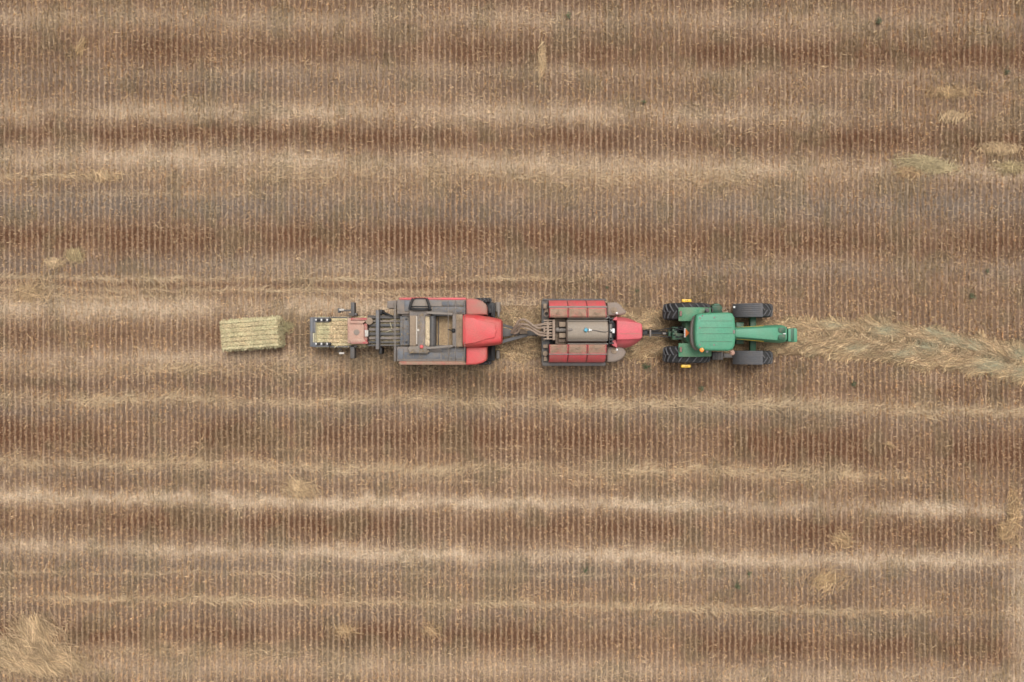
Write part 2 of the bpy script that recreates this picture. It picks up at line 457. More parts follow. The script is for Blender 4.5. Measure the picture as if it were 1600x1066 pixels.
def ribbons(base, ang, length, pitch, curve, width, col, droop=.0):
    """flat bent fibres: 3 stations, 2 quads each -> verts, quads, colours"""
    n = len(base)
    roll = rng.uniform(-.5, .5, n)
    P = []
    a = ang - curve * .5; pt = pitch + 0
    p = base.copy()
    st = [p.copy()]
    for k in range(2):
        d = np.stack((np.cos(a) * np.cos(pt), np.sin(a) * np.cos(pt), np.sin(pt)), 1)
        p = p + d * (length / 2)[:, None]; st.append(p.copy())
        a = a + curve; pt = pt - droop
    side = np.stack((-np.sin(ang) * np.cos(roll), np.cos(ang) * np.cos(roll), np.sin(roll)), 1) * (width / 2)[:, None]
    co = np.empty((n, 6, 3))
    for k in range(3):
        s_ = side * (1, 1, .55)[k]
        co[:, 2 * k] = st[k] - s_; co[:, 2 * k + 1] = st[k] + s_
    i = np.arange(n)[:, None] * 6
    q = np.concatenate((i + [0, 2, 3, 1], i + [2, 4, 5, 3]), 1).reshape(-1, 4)
    return co.reshape(-1, 3), q, np.repeat(col, 6, 0)

def join_np(parts):
    co, q, c, o = [], [], [], 0
    for a, b, d in parts:
        co.append(a); q.append(b + o); c.append(d); o += len(a)
    return np.concatenate(co), np.concatenate(q), np.concatenate(c)

def straw_colour(n, green=0.0, pale=0.0, dark=0.0):
    t = rng.random(n)
    pal = np.array([(.46, .335, .185), (.36, .25, .15), (.52, .40, .25), (.30, .195, .115), (.42, .30, .18)])
    c = pal[rng.integers(0, 5, n)] * rng.uniform(.75, 1.15, n)[:, None]
    one = np.ones(n)
    c = lerp(c, np.array((.30, .32, .19)), one * green)
    c = lerp(c, np.array((.58, .48, .34)), one * pale)
    c = lerp(c, np.array((.22, .13, .07)), one * dark)
    return c

HX, HY = 24.5, 17.0
def stubble():
    nr = int(2 * HX / ROW)
    per_m = 120
    n = int(nr * 2 * HY * per_m)
    row = rng.integers(0, nr, n)
    y = rng.uniform(-HY, HY, n)
    x0 = (np.round(-HX / ROW) + row) * ROW
    x = x0 + (fbm(y * .35 + row * 3.7, row * 1.0, 2) - .5) * .08 + (fbm(y * 3.2 + row * 9.7, row * 2.0, 2) - .5) * .085 + (vnoise(y * 5.5 + row * 5.1, row * 3.3) - .5) * .075 + (vnoise(row * 7.7, row * 1.1) - .5) * .045 + rng.normal(0, .013, n)
    f = fields(x, y)
    tuft = vnoise(y * 13 + row * 7.3, row * 2.9)
    gap = .45 * vnoise(y * 5.5 + row * 13.1, row * 1.7) + .55 * tuft                 # plants come in tufts
    patch = fbm(x * .5 + 5, y * .7 + 80, 3)
    keep = rng.random(n) < np.clip(.30 + 1.2 * gap - .25 * f['pale'] + 1.7 * (patch - .53), .10, 1)
    keep &= ~((np.abs(f['straw']) > .75) & (rng.random(n) < .5))
    x, y, row, tuft = x[keep], y[keep], row[keep], tuft[keep]
    f = {k: v[keep] for k, v in f.items()}; n = len(x)
    h = rng.uniform(.04, .105, n)
    la = rng.uniform(0, 2 * math.pi, n); lean = np.abs(rng.normal(0, .030, n)) + .012
    bent = rng.random(n) < .07
    lean[bent] += rng.uniform(.04, .12, bent.sum()); h[bent] *= .6
    wd = rng.uniform(.008, .022, n)
    base = np.stack((x, y, np.full(n, -.02)), 1)
    tip = base + np.stack((np.cos(la) * lean, np.sin(la) * lean, h + .02), 1)
    sa = la + math.pi / 2 + rng.normal(0, .5, n)
    sd = np.stack((np.cos(sa), np.sin(sa), np.zeros(n)), 1) * (wd / 2)[:, None]
    co = np.empty((n, 4, 3)); co[:, 0] = base - sd; co[:, 1] = base + sd; co[:, 2] = tip + sd; co[:, 3] = tip - sd
    q = np.arange(4 * n).reshape(-1, 4)
    c = straw_colour(n) * (rng.uniform(.80, 1.45, n) * (.62 + .80 * tuft) * (.86 + .3 * vnoise(row * 5.9, y * .3)))[:, None] * np.array((1.22, 1.12, 1.06))
    tone = fbm(x * .6 + 21, y * .9 + 12, 3)
    c *= (.86 + .34 * tone)[:, None]
    c = lerp(c, np.array((.42, .285, .19)), np.clip(f['dark'] * .45, 0, .5))
    c = lerp(c, np.array((.42, .335, .25)), np.clip(f['grey'] * .30, 0, .5))
    c = lerp(c, np.array((.68, .56, .42)), np.clip(f['pale'] * .5, 0, .6))
    c = lerp(c, np.array((.27, .225, .13)), np.clip((fbm(x * .9 + 70, y * .9 + 31, 3) - .58) * 4, 0, .3))
    me = mesh_np("stubble", co.reshape(-1, 3), q, np.repeat(c, 4, 0)); me.materials.append(M['fibre'])
    o = bpy.data.objects.new("stubble", me); COL.objects.link(o)
    tag(o, "rows of short dry cereal stubble standing across the whole field", "stubble", kind='stuff')

def loose_straw():
    n = 820000
    x = rng.uniform(-HX, HX, n); y = rng.uniform(-HY, HY, n)
    f = fields(x, y)
    pt = fbm(x * .8 + 51, y * 1.1 + 17, 4)
    dens = .055 + .60 * np.clip(pt - .54, 0, 1) + .46 * f['pale'] + .72 * f['straw'] * np.clip(fbm(x * 1.1 + 7, y * 2.6 + 3, 4) * 3.0 - .90, 0, 1) - .05 * f['dark']
    keep = rng.random(n) < np.clip(dens, .03, 1)
    x, y = x[keep], y[keep]; f = {k: v[keep] for k, v in f.items()}; n = len(x)
    chaff = rng.random(n) < .72 - .3 * np.clip(f['straw'], 0, 1)
    ln = np.where(chaff, rng.uniform(.03, .09, n), rng.uniform(.08, .34, n))
    ln = np.where((f['straw'] > .4) & ~chaff, rng.uniform(.15, .55, n), ln)
    swirl = (fbm(x * .35 + 3, y * .5 + 91, 2) - .5) * 3.2
    ang = np.where(rng.random(n) < np.clip(.25 + f['straw'], 0, .9), swirl * .6 + rng.normal(0, .42, n), rng.uniform(0, 2 * math.pi, n))
    z = np.where(chaff, rng.uniform(.012, .05, n), rng.uniform(.02, .11, n))
    c = straw_colour(n) * (rng.uniform(.6, 1.5, n) * (.6 + .8 * vnoise(x * 11, y * 11)))[:, None] * np.array((1.10, 1.03, .98))
    c = lerp(c, np.array((.76, .64, .49)), np.clip(f['pale'] * .7, 0, .8) * rng.random(n))
    c = lerp(c, np.array((.66, .52, .34)), np.clip(f['straw'] * .5, 0, .7))
    c = lerp(c, np.array((.30, .18, .105)), np.clip(f['dark'] * .6, 0, .7) * rng.random(n))
    c = lerp(c, np.array((.36, .30, .24)), np.clip(f['grey'] * .4, 0, .6))
    base = np.stack((x, y, z), 1)
    co, q, cc = ribbons(base, ang, ln, rng.normal(0, .10, n), rng.normal(0, .24, n), np.where(chaff, rng.uniform(.010, .026, n), rng.uniform(.007, .016, n)), c)
    co[:, 2] = np.maximum(co[:, 2], .008)
    me = mesh_np("loose_straw", co, q, cc); me.materials.append(M['fibre'])
    o = bpy.data.objects.new("loose_straw", me); COL.objects.link(o)
    tag(o, "loose broken straw and chaff lying in streaks between the stubble rows", "straw", kind='stuff')

# ---------------------------------------------------------------- windrow
WP = np.array([(735,518),(850,519),(1000,520),(1160,521),(1240,522),(1310,524),(1380,528),(1440,537),(1500,549),(1560,562),(1620,575),(1720,596)], float)
WU = np.array([42,42,40,24,21,23,25,27,29,29,28,28], float)       # half width above the seam
WL = np.array([42,42,40,34,33,34,35,38,30,26,24,24], float)       # below
def wind_mid(px): return np.interp(px, WP[:, 0], WP[:, 1])
def wind_h(px, py):
    s = py - wind_mid(px)
    hw = np.where(s < 0, np.interp(px, WP[:, 0], WU), np.interp(px, WP[:, 0], WL))
    t = s / hw
    amp = np.interp(px, (735, 1180, 1260, 1700), (.05, .07, .15, .19))
    amp = amp * (.72 + .56 * fbm(px * .03, py * .05, 3))
    h = amp * np.clip(1 - np.abs(t) ** 2.2, 0, 1) ** .6
    h = h - .75 * amp * np.exp(-(s / 3.2) ** 2)                   # seam between the two swaths
    h = h - .35 * amp * np.exp(-((np.abs(s) - 11 - 6 * vnoise(px * .05, np.sign(s) * 3 + 9)) / 2.2) ** 2) * np.clip(vnoise(px * .04, np.sign(s) * 5 + 20) * 2 - .8, 0, 1)
    return np.where(np.abs(t) < 1, h, 0), t, s
GREENS = [(1335,545,16,5),(1410,552,20,6),(1515,540,16,6),(1300,508,14,5),(1460,520,18,5),(1442,541,22,9),(1544,570,26,11),(1380,516,18,8),(1592,552,16,10),(1268,560,14,6),(1480,532,18,6),(1590,580,14,8)]
def windrow():
    dx, dy = 3.0, 1.6
    xs = np.arange(736, 1705, dx); ys = np.arange(470, 640, dy)
    PXg, PYg = np.meshgrid(xs, ys)
    hh, t, s = wind_h(PXg, PYg)
    co = np.stack(((PXg - 800) / 36, (533 - PYg) / 36, np.where(np.abs(t) < 1, hh + .012, -.05)), -1).reshape(-1, 3)
    nx, ny = len(xs), len(ys)
    i = (np.arange(ny - 1)[:, None] * nx + np.arange(nx - 1)[None]).ravel()
    q = np.stack((i, i + nx, i + 1 + nx, i + 1), 1)
    ins = (np.abs(t) < 1).ravel()
    q = q[ins[q].any(1)]
    cb = np.broadcast_to(np.array((.19, .125, .07)), (len(co), 3)) * (.8 + .4 * vnoise(co[:, 0] * 9, co[:, 1] * 9))[:, None]
    parts = [(co, q, cb)]
    n = 66000
    px = np.concatenate((rng.uniform(1225, 1702, 40000), rng.uniform(740, 1240, n - 40000)))
    tt = rng.uniform(-1, 1, n); tt = np.sign(tt) * np.abs(tt) ** 1.1 * (.60 + .64 * vnoise(px * .06, np.sign(tt) * 4 + 30))
    seam = np.interp(px, (1300, 1400, 1702), (.0, .07, .10)); tt = np.where(np.abs(tt) < seam * rng.uniform(.3, 1.3, n), np.sign(tt) * rng.uniform(.12, .9, n), tt)
    hw = np.where(tt < 0, np.interp(px, WP[:, 0], WU), np.interp(px, WP[:, 0], WL))
    py = wind_mid(px) + tt * hw
    h, _, s = wind_h(px, py)
    sl = np.gradient(WP[:, 1], WP[:, 0])
    tang = -np.arctan(np.interp(px, WP[:, 0], sl))
    # two swaths laid heads together: strands close towards the seam like a herringbone
    lean = np.where(tt < 0, -1, 1) * (.52 + .35 * (vnoise(px * .035 + 3, py * .06) - .5) * 2)
    lean = lean * np.clip(.35 + np.abs(tt), 0, 1)
    ang = tang + lean + rng.normal(0, .45, n) + np.where(rng.random(n) < .22, rng.normal(0, 1.0, n), 0) + (vnoise(px * .12, py * .2) - .5) * 1.4
    left = px < 1240
    ang[left] = rng.normal(0, 1.0, left.sum())
    ln = rng.uniform(.22, .62, n); ln[left] = rng.uniform(.15, .4, left.sum())
    X = (px - 800) / 36; Y = (533 - py) / 36
    base = np.stack((X - np.cos(ang) * ln * .5, Y - np.sin(ang) * ln * .5, h + rng.uniform(.0, .06, n)), 1)
    # follow the heap: pitch from heights at both ends
    X2 = X + np.cos(ang) * ln * .5; Y2 = Y + np.sin(ang) * ln * .5
    h1, _, _ = wind_h(800 + base[:, 0] * 36, 533 - base[:, 1] * 36); h2, _, _ = wind_h(800 + X2 * 36, 533 - Y2 * 36)
    base[:, 2] = h1 + rng.uniform(.005, .06, n)
    pitch = np.arctan2(h2 - h1, ln) + rng.normal(0, .06, n)
    c = straw_colour(n) * (rng.uniform(.45, 1.25, n) * np.where(rng.random(n) < .12, 1.25, 1) * .97)[:, None] * np.array((1.05, 1.0, .95))
    c *= (.46 + .85 * fbm(px * .09, py * .2, 3))[:, None] * (.42 + 1.25 * vnoise(px * .22 + ang * 3, py * .5 + ang * 2))[:, None] * 1.12
    g = np.zeros(n)
    for gx, gy, rx, ry in GREENS: g = np.maximum(g, np.exp(-((px - gx) / rx) ** 2 - ((py - gy) / ry) ** 2))
    c = lerp(c, np.array((.33, .335, .225)), np.clip((g * .9 + .07) * (.15 + .85 * rng.random(n)), 0, .8))
    parts.append(ribbons(base, ang, ln, pitch, rng.normal(0, .22, n) - np.sign(tt) * .15, rng.uniform(.008, .023, n), c, droop=.05))
    me = mesh_np("windrow", *join_np(parts)); me.materials.append(M['fibre'])
    o = bpy.data.objects.new("windrow", me); COL.objects.link(o)
    tag(o, "long raked windrow of tan and greenish hay leading to the tractor nose", "windrow", kind='stuff')

# ---------------------------------------------------------------- clumps of straw
def clump(name, cx, cy, rx, ry, n, ang, spread, label, ln=(.3, .7), h=.12, green=0., pale=0., dark=0., rot=0., curve=.3, mess=.25, group="clumps of straw left on the stubble"):
    x0, y0 = PX(cx), PY(cy)
    n = int(n * .72)
    th = rng.uniform(0, 2 * math.pi, n)
    rad = np.abs(rng.normal(0, .60, n)) ** 1.15 * (.55 + .9 * vnoise(np.cos(th) * 1.6 + cx * .37, np.sin(th) * 1.6 + cy * .53))
    rad = np.minimum(rad, rng.uniform(.45, 1.35, n))
    lx = rad * np.cos(th) * rx / 36; ly = rad * np.sin(th) * ry / 36
    cr, sr = math.cos(R(rot)), math.sin(R(rot))
    X = lx * cr - ly * sr; Y = lx * sr + ly * cr
    hump = .7 * h * np.clip(1 - rad ** 2, 0, 1)
    a = R(ang) + rng.normal(0, R(spread), n) * 1.2 + np.where(rng.random(n) < mess, rng.normal(0, 1.2, n), 0) + (vnoise(X * 2.2 + cx, Y * 2.2 + cy) - .5) * 1.0
    L_ = rng.uniform(ln[0], ln[1], n)
    base = np.stack((X - np.cos(a) * L_ * .5, Y - np.sin(a) * L_ * .5, hump * rng.random(n) + .04), 1)
    c = straw_colour(n, green, pale, dark) * (rng.uniform(.5, 1.25, n) * (.75 + .5 * vnoise(X * 3 + 50, Y * 3 + 50)) * (.55 + .9 * vnoise(X * 9 + a * 3, Y * 9 + a * 2)))[:, None] * np.array((1.16, 1.08, .99))
    co, q, cc = ribbons(base, a, L_, rng.normal(.05, .14, n), rng.normal(0, curve, n), rng.uniform(.008, .020, n), c, droop=.1)
    co[:, 2] = np.maximum(co[:, 2], .01)
    me = mesh_np(name, co, q, cc); me.materials.append(M['fibre'])
    o = bpy.data.objects.new(name, me); COL.objects.link(o); o.location = (x0, y0, 0)
    tag(o, label, "straw clump", group)
    return o

def weed(cx, cy, r, label, dark=0.):
    x0, y0 = PX(cx), PY(cy); n = int(12 + r * 130)
    a = rng.uniform(0, 2 * math.pi, n); L_ = rng.uniform(.3, 1, n) * r
    d0 = np.abs(rng.normal(0, .45, n)) * r; b0 = rng.uniform(0, 6.28, n)
    base = np.stack((np.cos(b0) * d0, np.sin(b0) * d0, rng.uniform(.02, .16, n)), 1)
    c = np.array([(.085, .11, .048), (.105, .125, .06), (.15, .14, .08), (.07, .085, .045)])[rng.integers(0, 4, n)] * rng.uniform(.7, 1.2, n)[:, None]
    if dark: c = c * (1 - dark)
    co, q, cc = ribbons(base, a, L_, rng.normal(.3, .3, n), rng.normal(0, .4, n), rng.uniform(.014, .03, n), c, droop=.3)
    co[:, 2] = np.maximum(co[:, 2], .01)
    me = mesh_np("weed", co, q, cc); me.materials.append(M['leaf'])
    o = bpy.data.objects.new("weed", me); COL.objects.link(o); o.location = (x0, y0, 0)
    tag(o, label, "weed", "green weeds in the stubble")

# ---------------------------------------------------------------- bales
def bale(name, c, size, rotz, label, tilt=0., green=.55, dense=17000, split=None):
    lx, ly, lz = size
    root_m = Matrix.Rotation(rotz, 4, 'Z') @ Matrix.Rotation(tilt, 4, 'Y')
    # body with the six shallow string grooves pressed along its length
    ns, nx = 96, 26
    prof = []
    def pt(u):  # walk the rounded rectangle of the cross-section
        per = 2 * (ly + lz); d = u * per
        if d < ly: return (-ly / 2 + d, lz / 2, 0, 1)
        d -= ly
        if d < lz: return (ly / 2, lz / 2 - d, 1, 0)
        d -= lz
        if d < ly: return (ly / 2 - d, -lz / 2, 0, -1)
        d -= ly
        return (-ly / 2, -lz / 2 + d, -1, 0)
    co = []; 
    for i in range(nx + 1):
        x = -lx / 2 + lx * i / nx
        for k in range(ns):
            y, z, ny_, nz_ = pt(k / ns)
            # rounding of the corners
            r = .06
            y2 = max(-ly / 2 + r, min(ly / 2 - r, y)); z2 = max(-lz / 2 + r, min(lz / 2 - r, z))
            v = Vector((y - y2, z - z2))
            if v.length > r: v = v.normalized() * r; y, z = y2 + v.x, z2 + v.y
            g = -.085 * max(0, math.cos(2 * math.pi * (y / ly * 6 + .5))) ** 3 if nz_ else 0
            bump = random.uniform(-.014, .014)
            co.append((x + random.uniform(-.02, .02), y + ny_ * bump, z + nz_ * (g + bump)))
    co = np.array(co); q = []
    for i in range(nx):
        for k in range(ns):
            k2 = (k + 1) % ns
            q.append((i * ns + k, i * ns + k2, (i + 1) * ns + k2, (i + 1) * ns + k))
    cap = []
    for i, sgn in ((0, -1), (nx, 1)):
        c0 = len(co) + len(cap)
        cap.append((sgn * (lx / 2 + .03), 0, 0))
        for k in range(0, ns, 1):
            k2 = (k + 1) % ns
            a, b = i * ns + k, i * ns + k2
            q.append((a, b, c0, c0) if sgn < 0 else (b, a, c0, c0))
    co = np.concatenate((co, np.array(cap)))
    q4 = np.array([f for f in q if len(set(f)) == 4]); q3 = [f for f in q if len(set(f)) == 3]
    # split cap triangles into quads through edge midpoints is unneeded: use degenerate-free tiny quads
    extra = []; qq = list(map(tuple, q4))
    base_n = len(co)
    for f in q3:
        a, b, c_ = f[0], f[1], f[2]
        m = (co[b] + co[c_]) / 2
        extra.append(m); qq.append((a, b, base_n + len(extra) - 1, c_))
    if extra: co = np.concatenate((co, np.array(extra)))
    colb = np.broadcast_to(np.array((.16, .155, .08)), (len(co), 3)) * (.8 + .4 * vnoise(co[:, 0] * 6 + 9, co[:, 1] * 9 + 9))[:, None]  # dark body colour adds shade to the grooves where fibres are left out
    parts = [(co, np.array(qq), colb)]
    # pressed fibres over the five faces in view
    n = dense
    face = rng.choice(5, n, p=(.60, .12, .12, .08, .08))
    u, v = rng.uniform(-.5, .5, n), rng.uniform(-.5, .5, n)
    X = np.where(face < 3, u * lx, np.where(face == 3, lx / 2 + .03, -lx / 2 - .03))
    Yv = np.where(face == 0, v * ly, np.where(face == 1, ly / 2, np.where(face == 2, -ly / 2, u * ly)))
    Zv = np.where(face == 0, lz / 2, v * lz)
    gro = np.clip(np.cos(2 * np.pi * (Yv / ly * 6 + .5)), 0, 1) ** 3
    gq = (face == 0) & (rng.random(n) < gro * .85)
    jitter = rng.uniform(.0, .022, n)
    Zv = Zv + np.where(face == 0, jitter - .075 * gro, 0); Yv = Yv + np.where(face == 1, jitter, np.where(face == 2, -jitter, 0))
    keep = ~gq
    a = np.where(face == 0, rng.normal(0, .38, n), rng.uniform(0, 2 * math.pi, n)); L_ = rng.uniform(.04, .15, n)
    pit = np.where(face == 0, rng.normal(0, .10, n), rng.normal(0, .9, n))
    c = straw_colour(n) * rng.uniform(.8, 1.5, n)[:, None]
    flake = vnoise(X * 7 + 3, Yv * 1.2 + 8)
    gr = np.clip(green * (.55 + .9 * vnoise(X * 3 + 7, Yv * 5 + 1)), 0, 1)
    if split is not None: gr = np.clip(gr + np.where(X < split, .35, -.25), 0, 1)
    c = lerp(c, np.array((.49, .49, .28)), gr * rng.uniform(.2, 1, n))
    c = lerp(c, np.array((.60, .55, .34)), np.where(np.abs(Yv) > ly * .43, .8, .15) * rng.random(n))
    c *= (.82 + .34 * flake)[:, None]
    base = np.stack((X - np.cos(a) * L_ / 2, Yv - np.where(face == 0, np.sin(a) * L_ / 2, 0), Zv), 1)
    k_ = keep
    parts.append(ribbons(base[k_], a[k_], L_[k_], pit[k_], rng.normal(0, .3, k_.sum()), rng.uniform(.012, .030, k_.sum()), c[k_]))
    co, q, cc = join_np(parts)
    mt = np.array(root_m.to_3x3())
    co = (co @ mt.T)
    me = mesh_np(name, co + np.array((0, 0, c[0, 0] * 0)), q, cc); me.materials.append(M['hay'])
    o = bpy.data.objects.new(name, me); COL.objects.link(o)
    return o

# ---------------------------------------------------------------- wheels
def wheel(root, cx, cy, r, wd, nl, lugh=.045, rim_r=.5, rim_mat='yellow', worn='rubber_worn', lug_fwd=1, tyre_mat='rubber'):
    """wheel (rim) with its tyre as a sub-part; axle along Y"""
    mb = MB()
    c = Vector((cx, cy, r))
    rr = r * rim_r
    mb.cyl((cx, cy - wd * .28, r), (cx, cy + wd * .28, r), rr, seg=40, bev=.02)
    mb.cyl((cx, cy - wd * .36, r), (cx, cy + wd * .36, r), rr * .35, seg=20, bev=.02)
    w_ = mb.build('wheel', M[rim_mat], root)
    mb = MB()
    ns = 64
    prof = [(-.36, rim_r), (-.47, rim_r + .10), (-.50, .72), (-.49, .84), (-.44, .925), (-.30, .955), (0, .965), (.30, .955), (.44, .925), (.49, .84), (.50, .72), (.47, rim_r + .10), (.36, rim_r)]
    rings = []
    for i in range(ns):
        t = 2 * math.pi * i / ns
        rings.append([Vector((cx + math.cos(t) * r * b, cy + a * wd, r + math.sin(t) * r * b)) for a, b in prof])
    b = bmesh.new()
    V = [[b.verts.new(p) for p in g] for g in rings]
    for i in range(ns):
        for k in range(len(prof) - 1):
            b.faces.new((V[i][k], V[i][k + 1], V[(i + 1) % ns][k + 1], V[(i + 1) % ns][k]))
    bmesh.ops.recalc_face_normals(b, faces=b.faces)
    mb.mi = 0; mb._merge(b)
    mb.mi = 1
    def rad(a):
        return np.interp(abs(a), (0, .30, .44, .49, .50), (.962, .952, .925, .84, .76)) * r
    for s in (-1, 1):
        for i in range(nl):
            th0 = 2 * math.pi * (i + (.5 if s > 0 else 0)) / nl
            rg = []
            for a in (-.03, .12, .26, .38, .46, .50):
                th = th0 + lug_fwd * (a * wd / r) * .78
                th_w = .052 / r * (1 + .35 * a)
                rb = rad(a) - .01; rt = rad(a) + lugh * (1 if a < .46 else .55)
                y = cy + s * a * wd
                P = lambda t, q_: Vector((cx + math.cos(t) * q_, y, r + math.sin(t) * q_))
                rg.append([P(th - th_w * .6, rb), P(th - th_w * .42, rt), P(th + th_w * .42, rt), P(th + th_w * .6, rb)])
            mb.loft(rg, closed=True)
    mb.build('tyre', [M[tyre_mat], M[worn]], w_, root=root)
    return w_

def litter(name, F, areas, n, parent, root):
    P = []
    for (x0, x1, y0, y1, z) in areas:
        k = n
        cx = rng.uniform(x0, x1, k); cy = rng.uniform(y0, y1, k)
        ok = vnoise(cx * .045 + x0, cy * .05 + y0) + rng.normal(0, .1, k) > .55
        cx, cy = cx[ok], cy[ok]
        zz = z + rng.uniform(.004, .02, len(cx))
        X = (F.x0 + cx * F.k - 800) / 36 * (1 - zz / H); Y = (533 - (F.y0 + cy * F.k)) / 36 * (1 - zz / H)
        P.append(np.stack((X, Y, zz), 1))
    B_ = np.concatenate(P) - np.array(root.location); m = len(B_)
    rb = ribbons(B_, rng.uniform(0, 6.28, m), rng.uniform(.03, .16, m), rng.normal(0, .02, m), rng.normal(0, .3, m), rng.uniform(.006, .014, m), straw_colour(m, .05, .1) * rng.uniform(.4, .8, m)[:, None])
    rb[0][:, 2] = np.maximum(rb[0][:, 2], B_[:, 2].min() * 0 + np.repeat(B_[:, 2], 6) - .003)
    me = mesh_np(name, *rb); me.materials.append(M['fibre'])
    o = bpy.data.objects.new(name, me); COL.objects.link(o); o.parent = parent
    o['kind'] = 'stuff'
    return o

# ================================================================ TRACTOR
def tractor():
    yc = .32
    T = empty('tractor', (PX(1110, 0), yc, 0), "green farm tractor with long tapering bonnet and black lugged tyres pulling the train", "tractor")
    F = F4
    # chassis
    mb = MB()
    mb.box(F.x(300, 1), F.x(1400, 1), yc - .28, yc + .28, .55, 1.25, .04)
    mb.box(F.x(395, .98), F.x(490, .98), yc - .75, yc + .75, .8, 1.16, .05)            # rear axle
    mb.box(F.x(1050, .8), F.x(1110, .8), yc - .85, yc + .85, .66, .94, .04)            # front axle
    mb.fbox(F, 925, 1000, 330, 540, .6, 1.0, .03)
    mb.build('chassis', M['green_dark'], T)
    mb = MB()
    mb.fprism(F, [(438, 330), (560, 300), (560, 580), (470, 545), (440, 500)], 1.0, 1.55, .03)
    mb.fbox(F, 470, 640, 300, 330, 1.3, 1.75, .03); mb.fbox(F, 470, 640, 520, 560, 1.3, 1.75, .03)
    mb.build('rear_housing', M['green_dusty'], T)
    # bonnet
    mb = MB()
    secs = [(900, 376, 492, 2.02), (1000, 371, 500, 2.02), (1200, 360, 516, 2.0), (1340, 353, 528, 1.97), (1395, 352, 532, 1.93), (1422, 360, 527, 1.87), (1434, 378, 512, 1.72)]
    mb.loft([arch(F.x(x, 2), (F.y(a, 2) + F.y(b, 2)) / 2, (F.y(a, 2) - F.y(b, 2)) / 2, zt, 1.1, 3.6, 24) for x, a, b, zt in secs])
    mb.fprism(F, [(922, 399), (1320, 380), (1320, 503), (922, 470)], 1.95, 2.035, .012)
    bon = mb.build('bonnet', M['green'], T)
    for y0, y1 in ((380, 432), (450, 500)):
        mb = MB(); x0, x1 = 1331, 1400
        mb.fprism(F, [(x0 + 12, y0), (x1 - 8, y0), (x1, y0 + 10), (x1, y1 - 10), (x1 - 8, y1), (x0 + 12, y1), (x0, y1 - 14), (x0, y0 + 14)], 1.85, 2.0, .006)
        for k in range(6):
            xx = x0 + 12 + k * 10; mb.fbox(F, xx, xx + 3, y0 + 5, y1 - 5, 1.99, 2.008, .001)
        mb.build('vent', M['green_dark'], bon, root=T)
    mb = MB(); mb.fbox(F, 1376, 1402, 437, 445, 1.9, 2.012, .004); mb.build('emblem', M['white'], bon, root=T)
    mb = MB(True); mb.beam(F.p(926, 490, 1.72), F.p(1190, 515, 1.70), .02, .05); mb.beam(F.p(926, 380, 1.66), F.p(1190, 365, 1.64), .02, .05)
    mb.build('side_stripe', M['yellow'], bon, root=T)
    # front weights
    mb = MB()
    mb.fprism(F, [(1425, 392), (1500, 386), (1512, 396), (1514, 512), (1502, 522), (1425, 515)], .55, 1.15, .03)
    fw = mb.build('front_weight', M['green'], T)
    mb = MB(); mb.fbox(F, 1450, 1482, 392, 514, .9, 1.156, .004); mb.build('slot', M['green_dark'], fw, root=T)
    # cab
    mb = MB()
    mb.fprism(F, [(560, 275), (900, 262), (905, 585), (570, 590), (545, 430)], 1.35, 2.86, .03, taper=.97)
    mb.build('cab', M['glass'], T)
    mb = MB()
    out = [(545, 258), (590, 243), (700, 238), (850, 234), (892, 244), (914, 285), (922, 360), (925, 430), (922, 500), (914, 555), (896, 592), (855, 606), (760, 606), (640, 603), (570, 592), (540, 560), (531, 500), (528, 425), (531, 340)]
    mb.fprism(F, out, 2.82, 3.14, .11, 4)
    roof = mb.build('cab_roof', M['green'], T, angle=50)
    mb = MB(True)
    for y, xa in ((318, 560), (383, 548), (441, 545), (517, 556)):
        mb.fbox(F, xa + 22, 885, y - 2.0, y + 2.0, 3.10, 3.146, .004)
    mb.build('roof_groove', M['green_dark'], roof, root=T)  # dark green strips stand in for the shade in the roof grooves
    mb = MB(True)
    for (x, y) in ((602, 268), (578, 290), (715, 284), (712, 548), (575, 548), (574, 385)):
        mb.cyl(F.p(x, y, 3.12), F.p(x, y, 3.155), .035, seg=12)
    mb.fbox(F, 895, 916, 405, 440, 3.1, 3.17, .02)
    mb.build('roof_fitting', M['grey_dusty'], roof, root=T)
    mb = MB(); mb.cyl(F.p(596, 598, 2.85), F.p(596, 598, 3.02), .04); mb.cyl(F.p(594, 597, 3.02), F.p(594, 597, 3.20), .095, .085, bev=.03)
    mb.build('beacon', M['amber'], roof, root=T)
    # rear visor and window band
    mb = MB()
    mb.fprism(F, [(548, 255), (522, 272), (500, 320), (490, 380), (487, 440), (492, 520), (510, 570), (540, 600), (575, 598), (548, 560), (532, 500), (528, 425), (531, 340), (550, 275)], 2.45, 2.68, .03)
    mb.build('rear_visor', M['grey_dusty'], T)
    mb = MB(); mb.fbox(F, 522, 536, 395, 435, 2.6, 2.74, .01); mb.build('number_plate', M['white'], T)
    # rear fenders + lamps
    for (y0, y1, x1) in ((186, 320, 650), (532, 664, 692)):
        mb = MB(); cx = PX(1072, .98); prof = []
        A = [R(a) for a in range(118, 32, -6)]
        for a in A: prof.append((cx + 1.09 * math.cos(a), .985 + 1.09 * math.sin(a)))
        for a in A[::-1]: prof.append((cx + 1.04 * math.cos(a), .985 + 1.04 * math.sin(a)))
        # outline in plan kept by the photo's left edge
        mb.extrude_y(prof, F.y(y0, 2.05), F.y(y1, 2.05), .02)
        mb.fbox(F, 520, x1, y0 + 6, y1 - 4, 1.55, 2.02, .06)
        fd = mb.build('fender', M['green_dusty'], T)
        mb = MB(); ym = y0 + 60
        mb.beam(F.p(392, ym - 25, 2.06), F.p(392, ym + 25, 2.06), .10, .05, .015)
        mb.build('tail_lamp', paint("dusty lamp", (.16, .07, .05), .4, .4), fd, root=T)
    # wheels
    xr, xf = PX(1072.5, .98), PX(1176, .8)
    wr = wheel(T, xr, PY(486.5, 1.6), .985, .70, 20, .05)
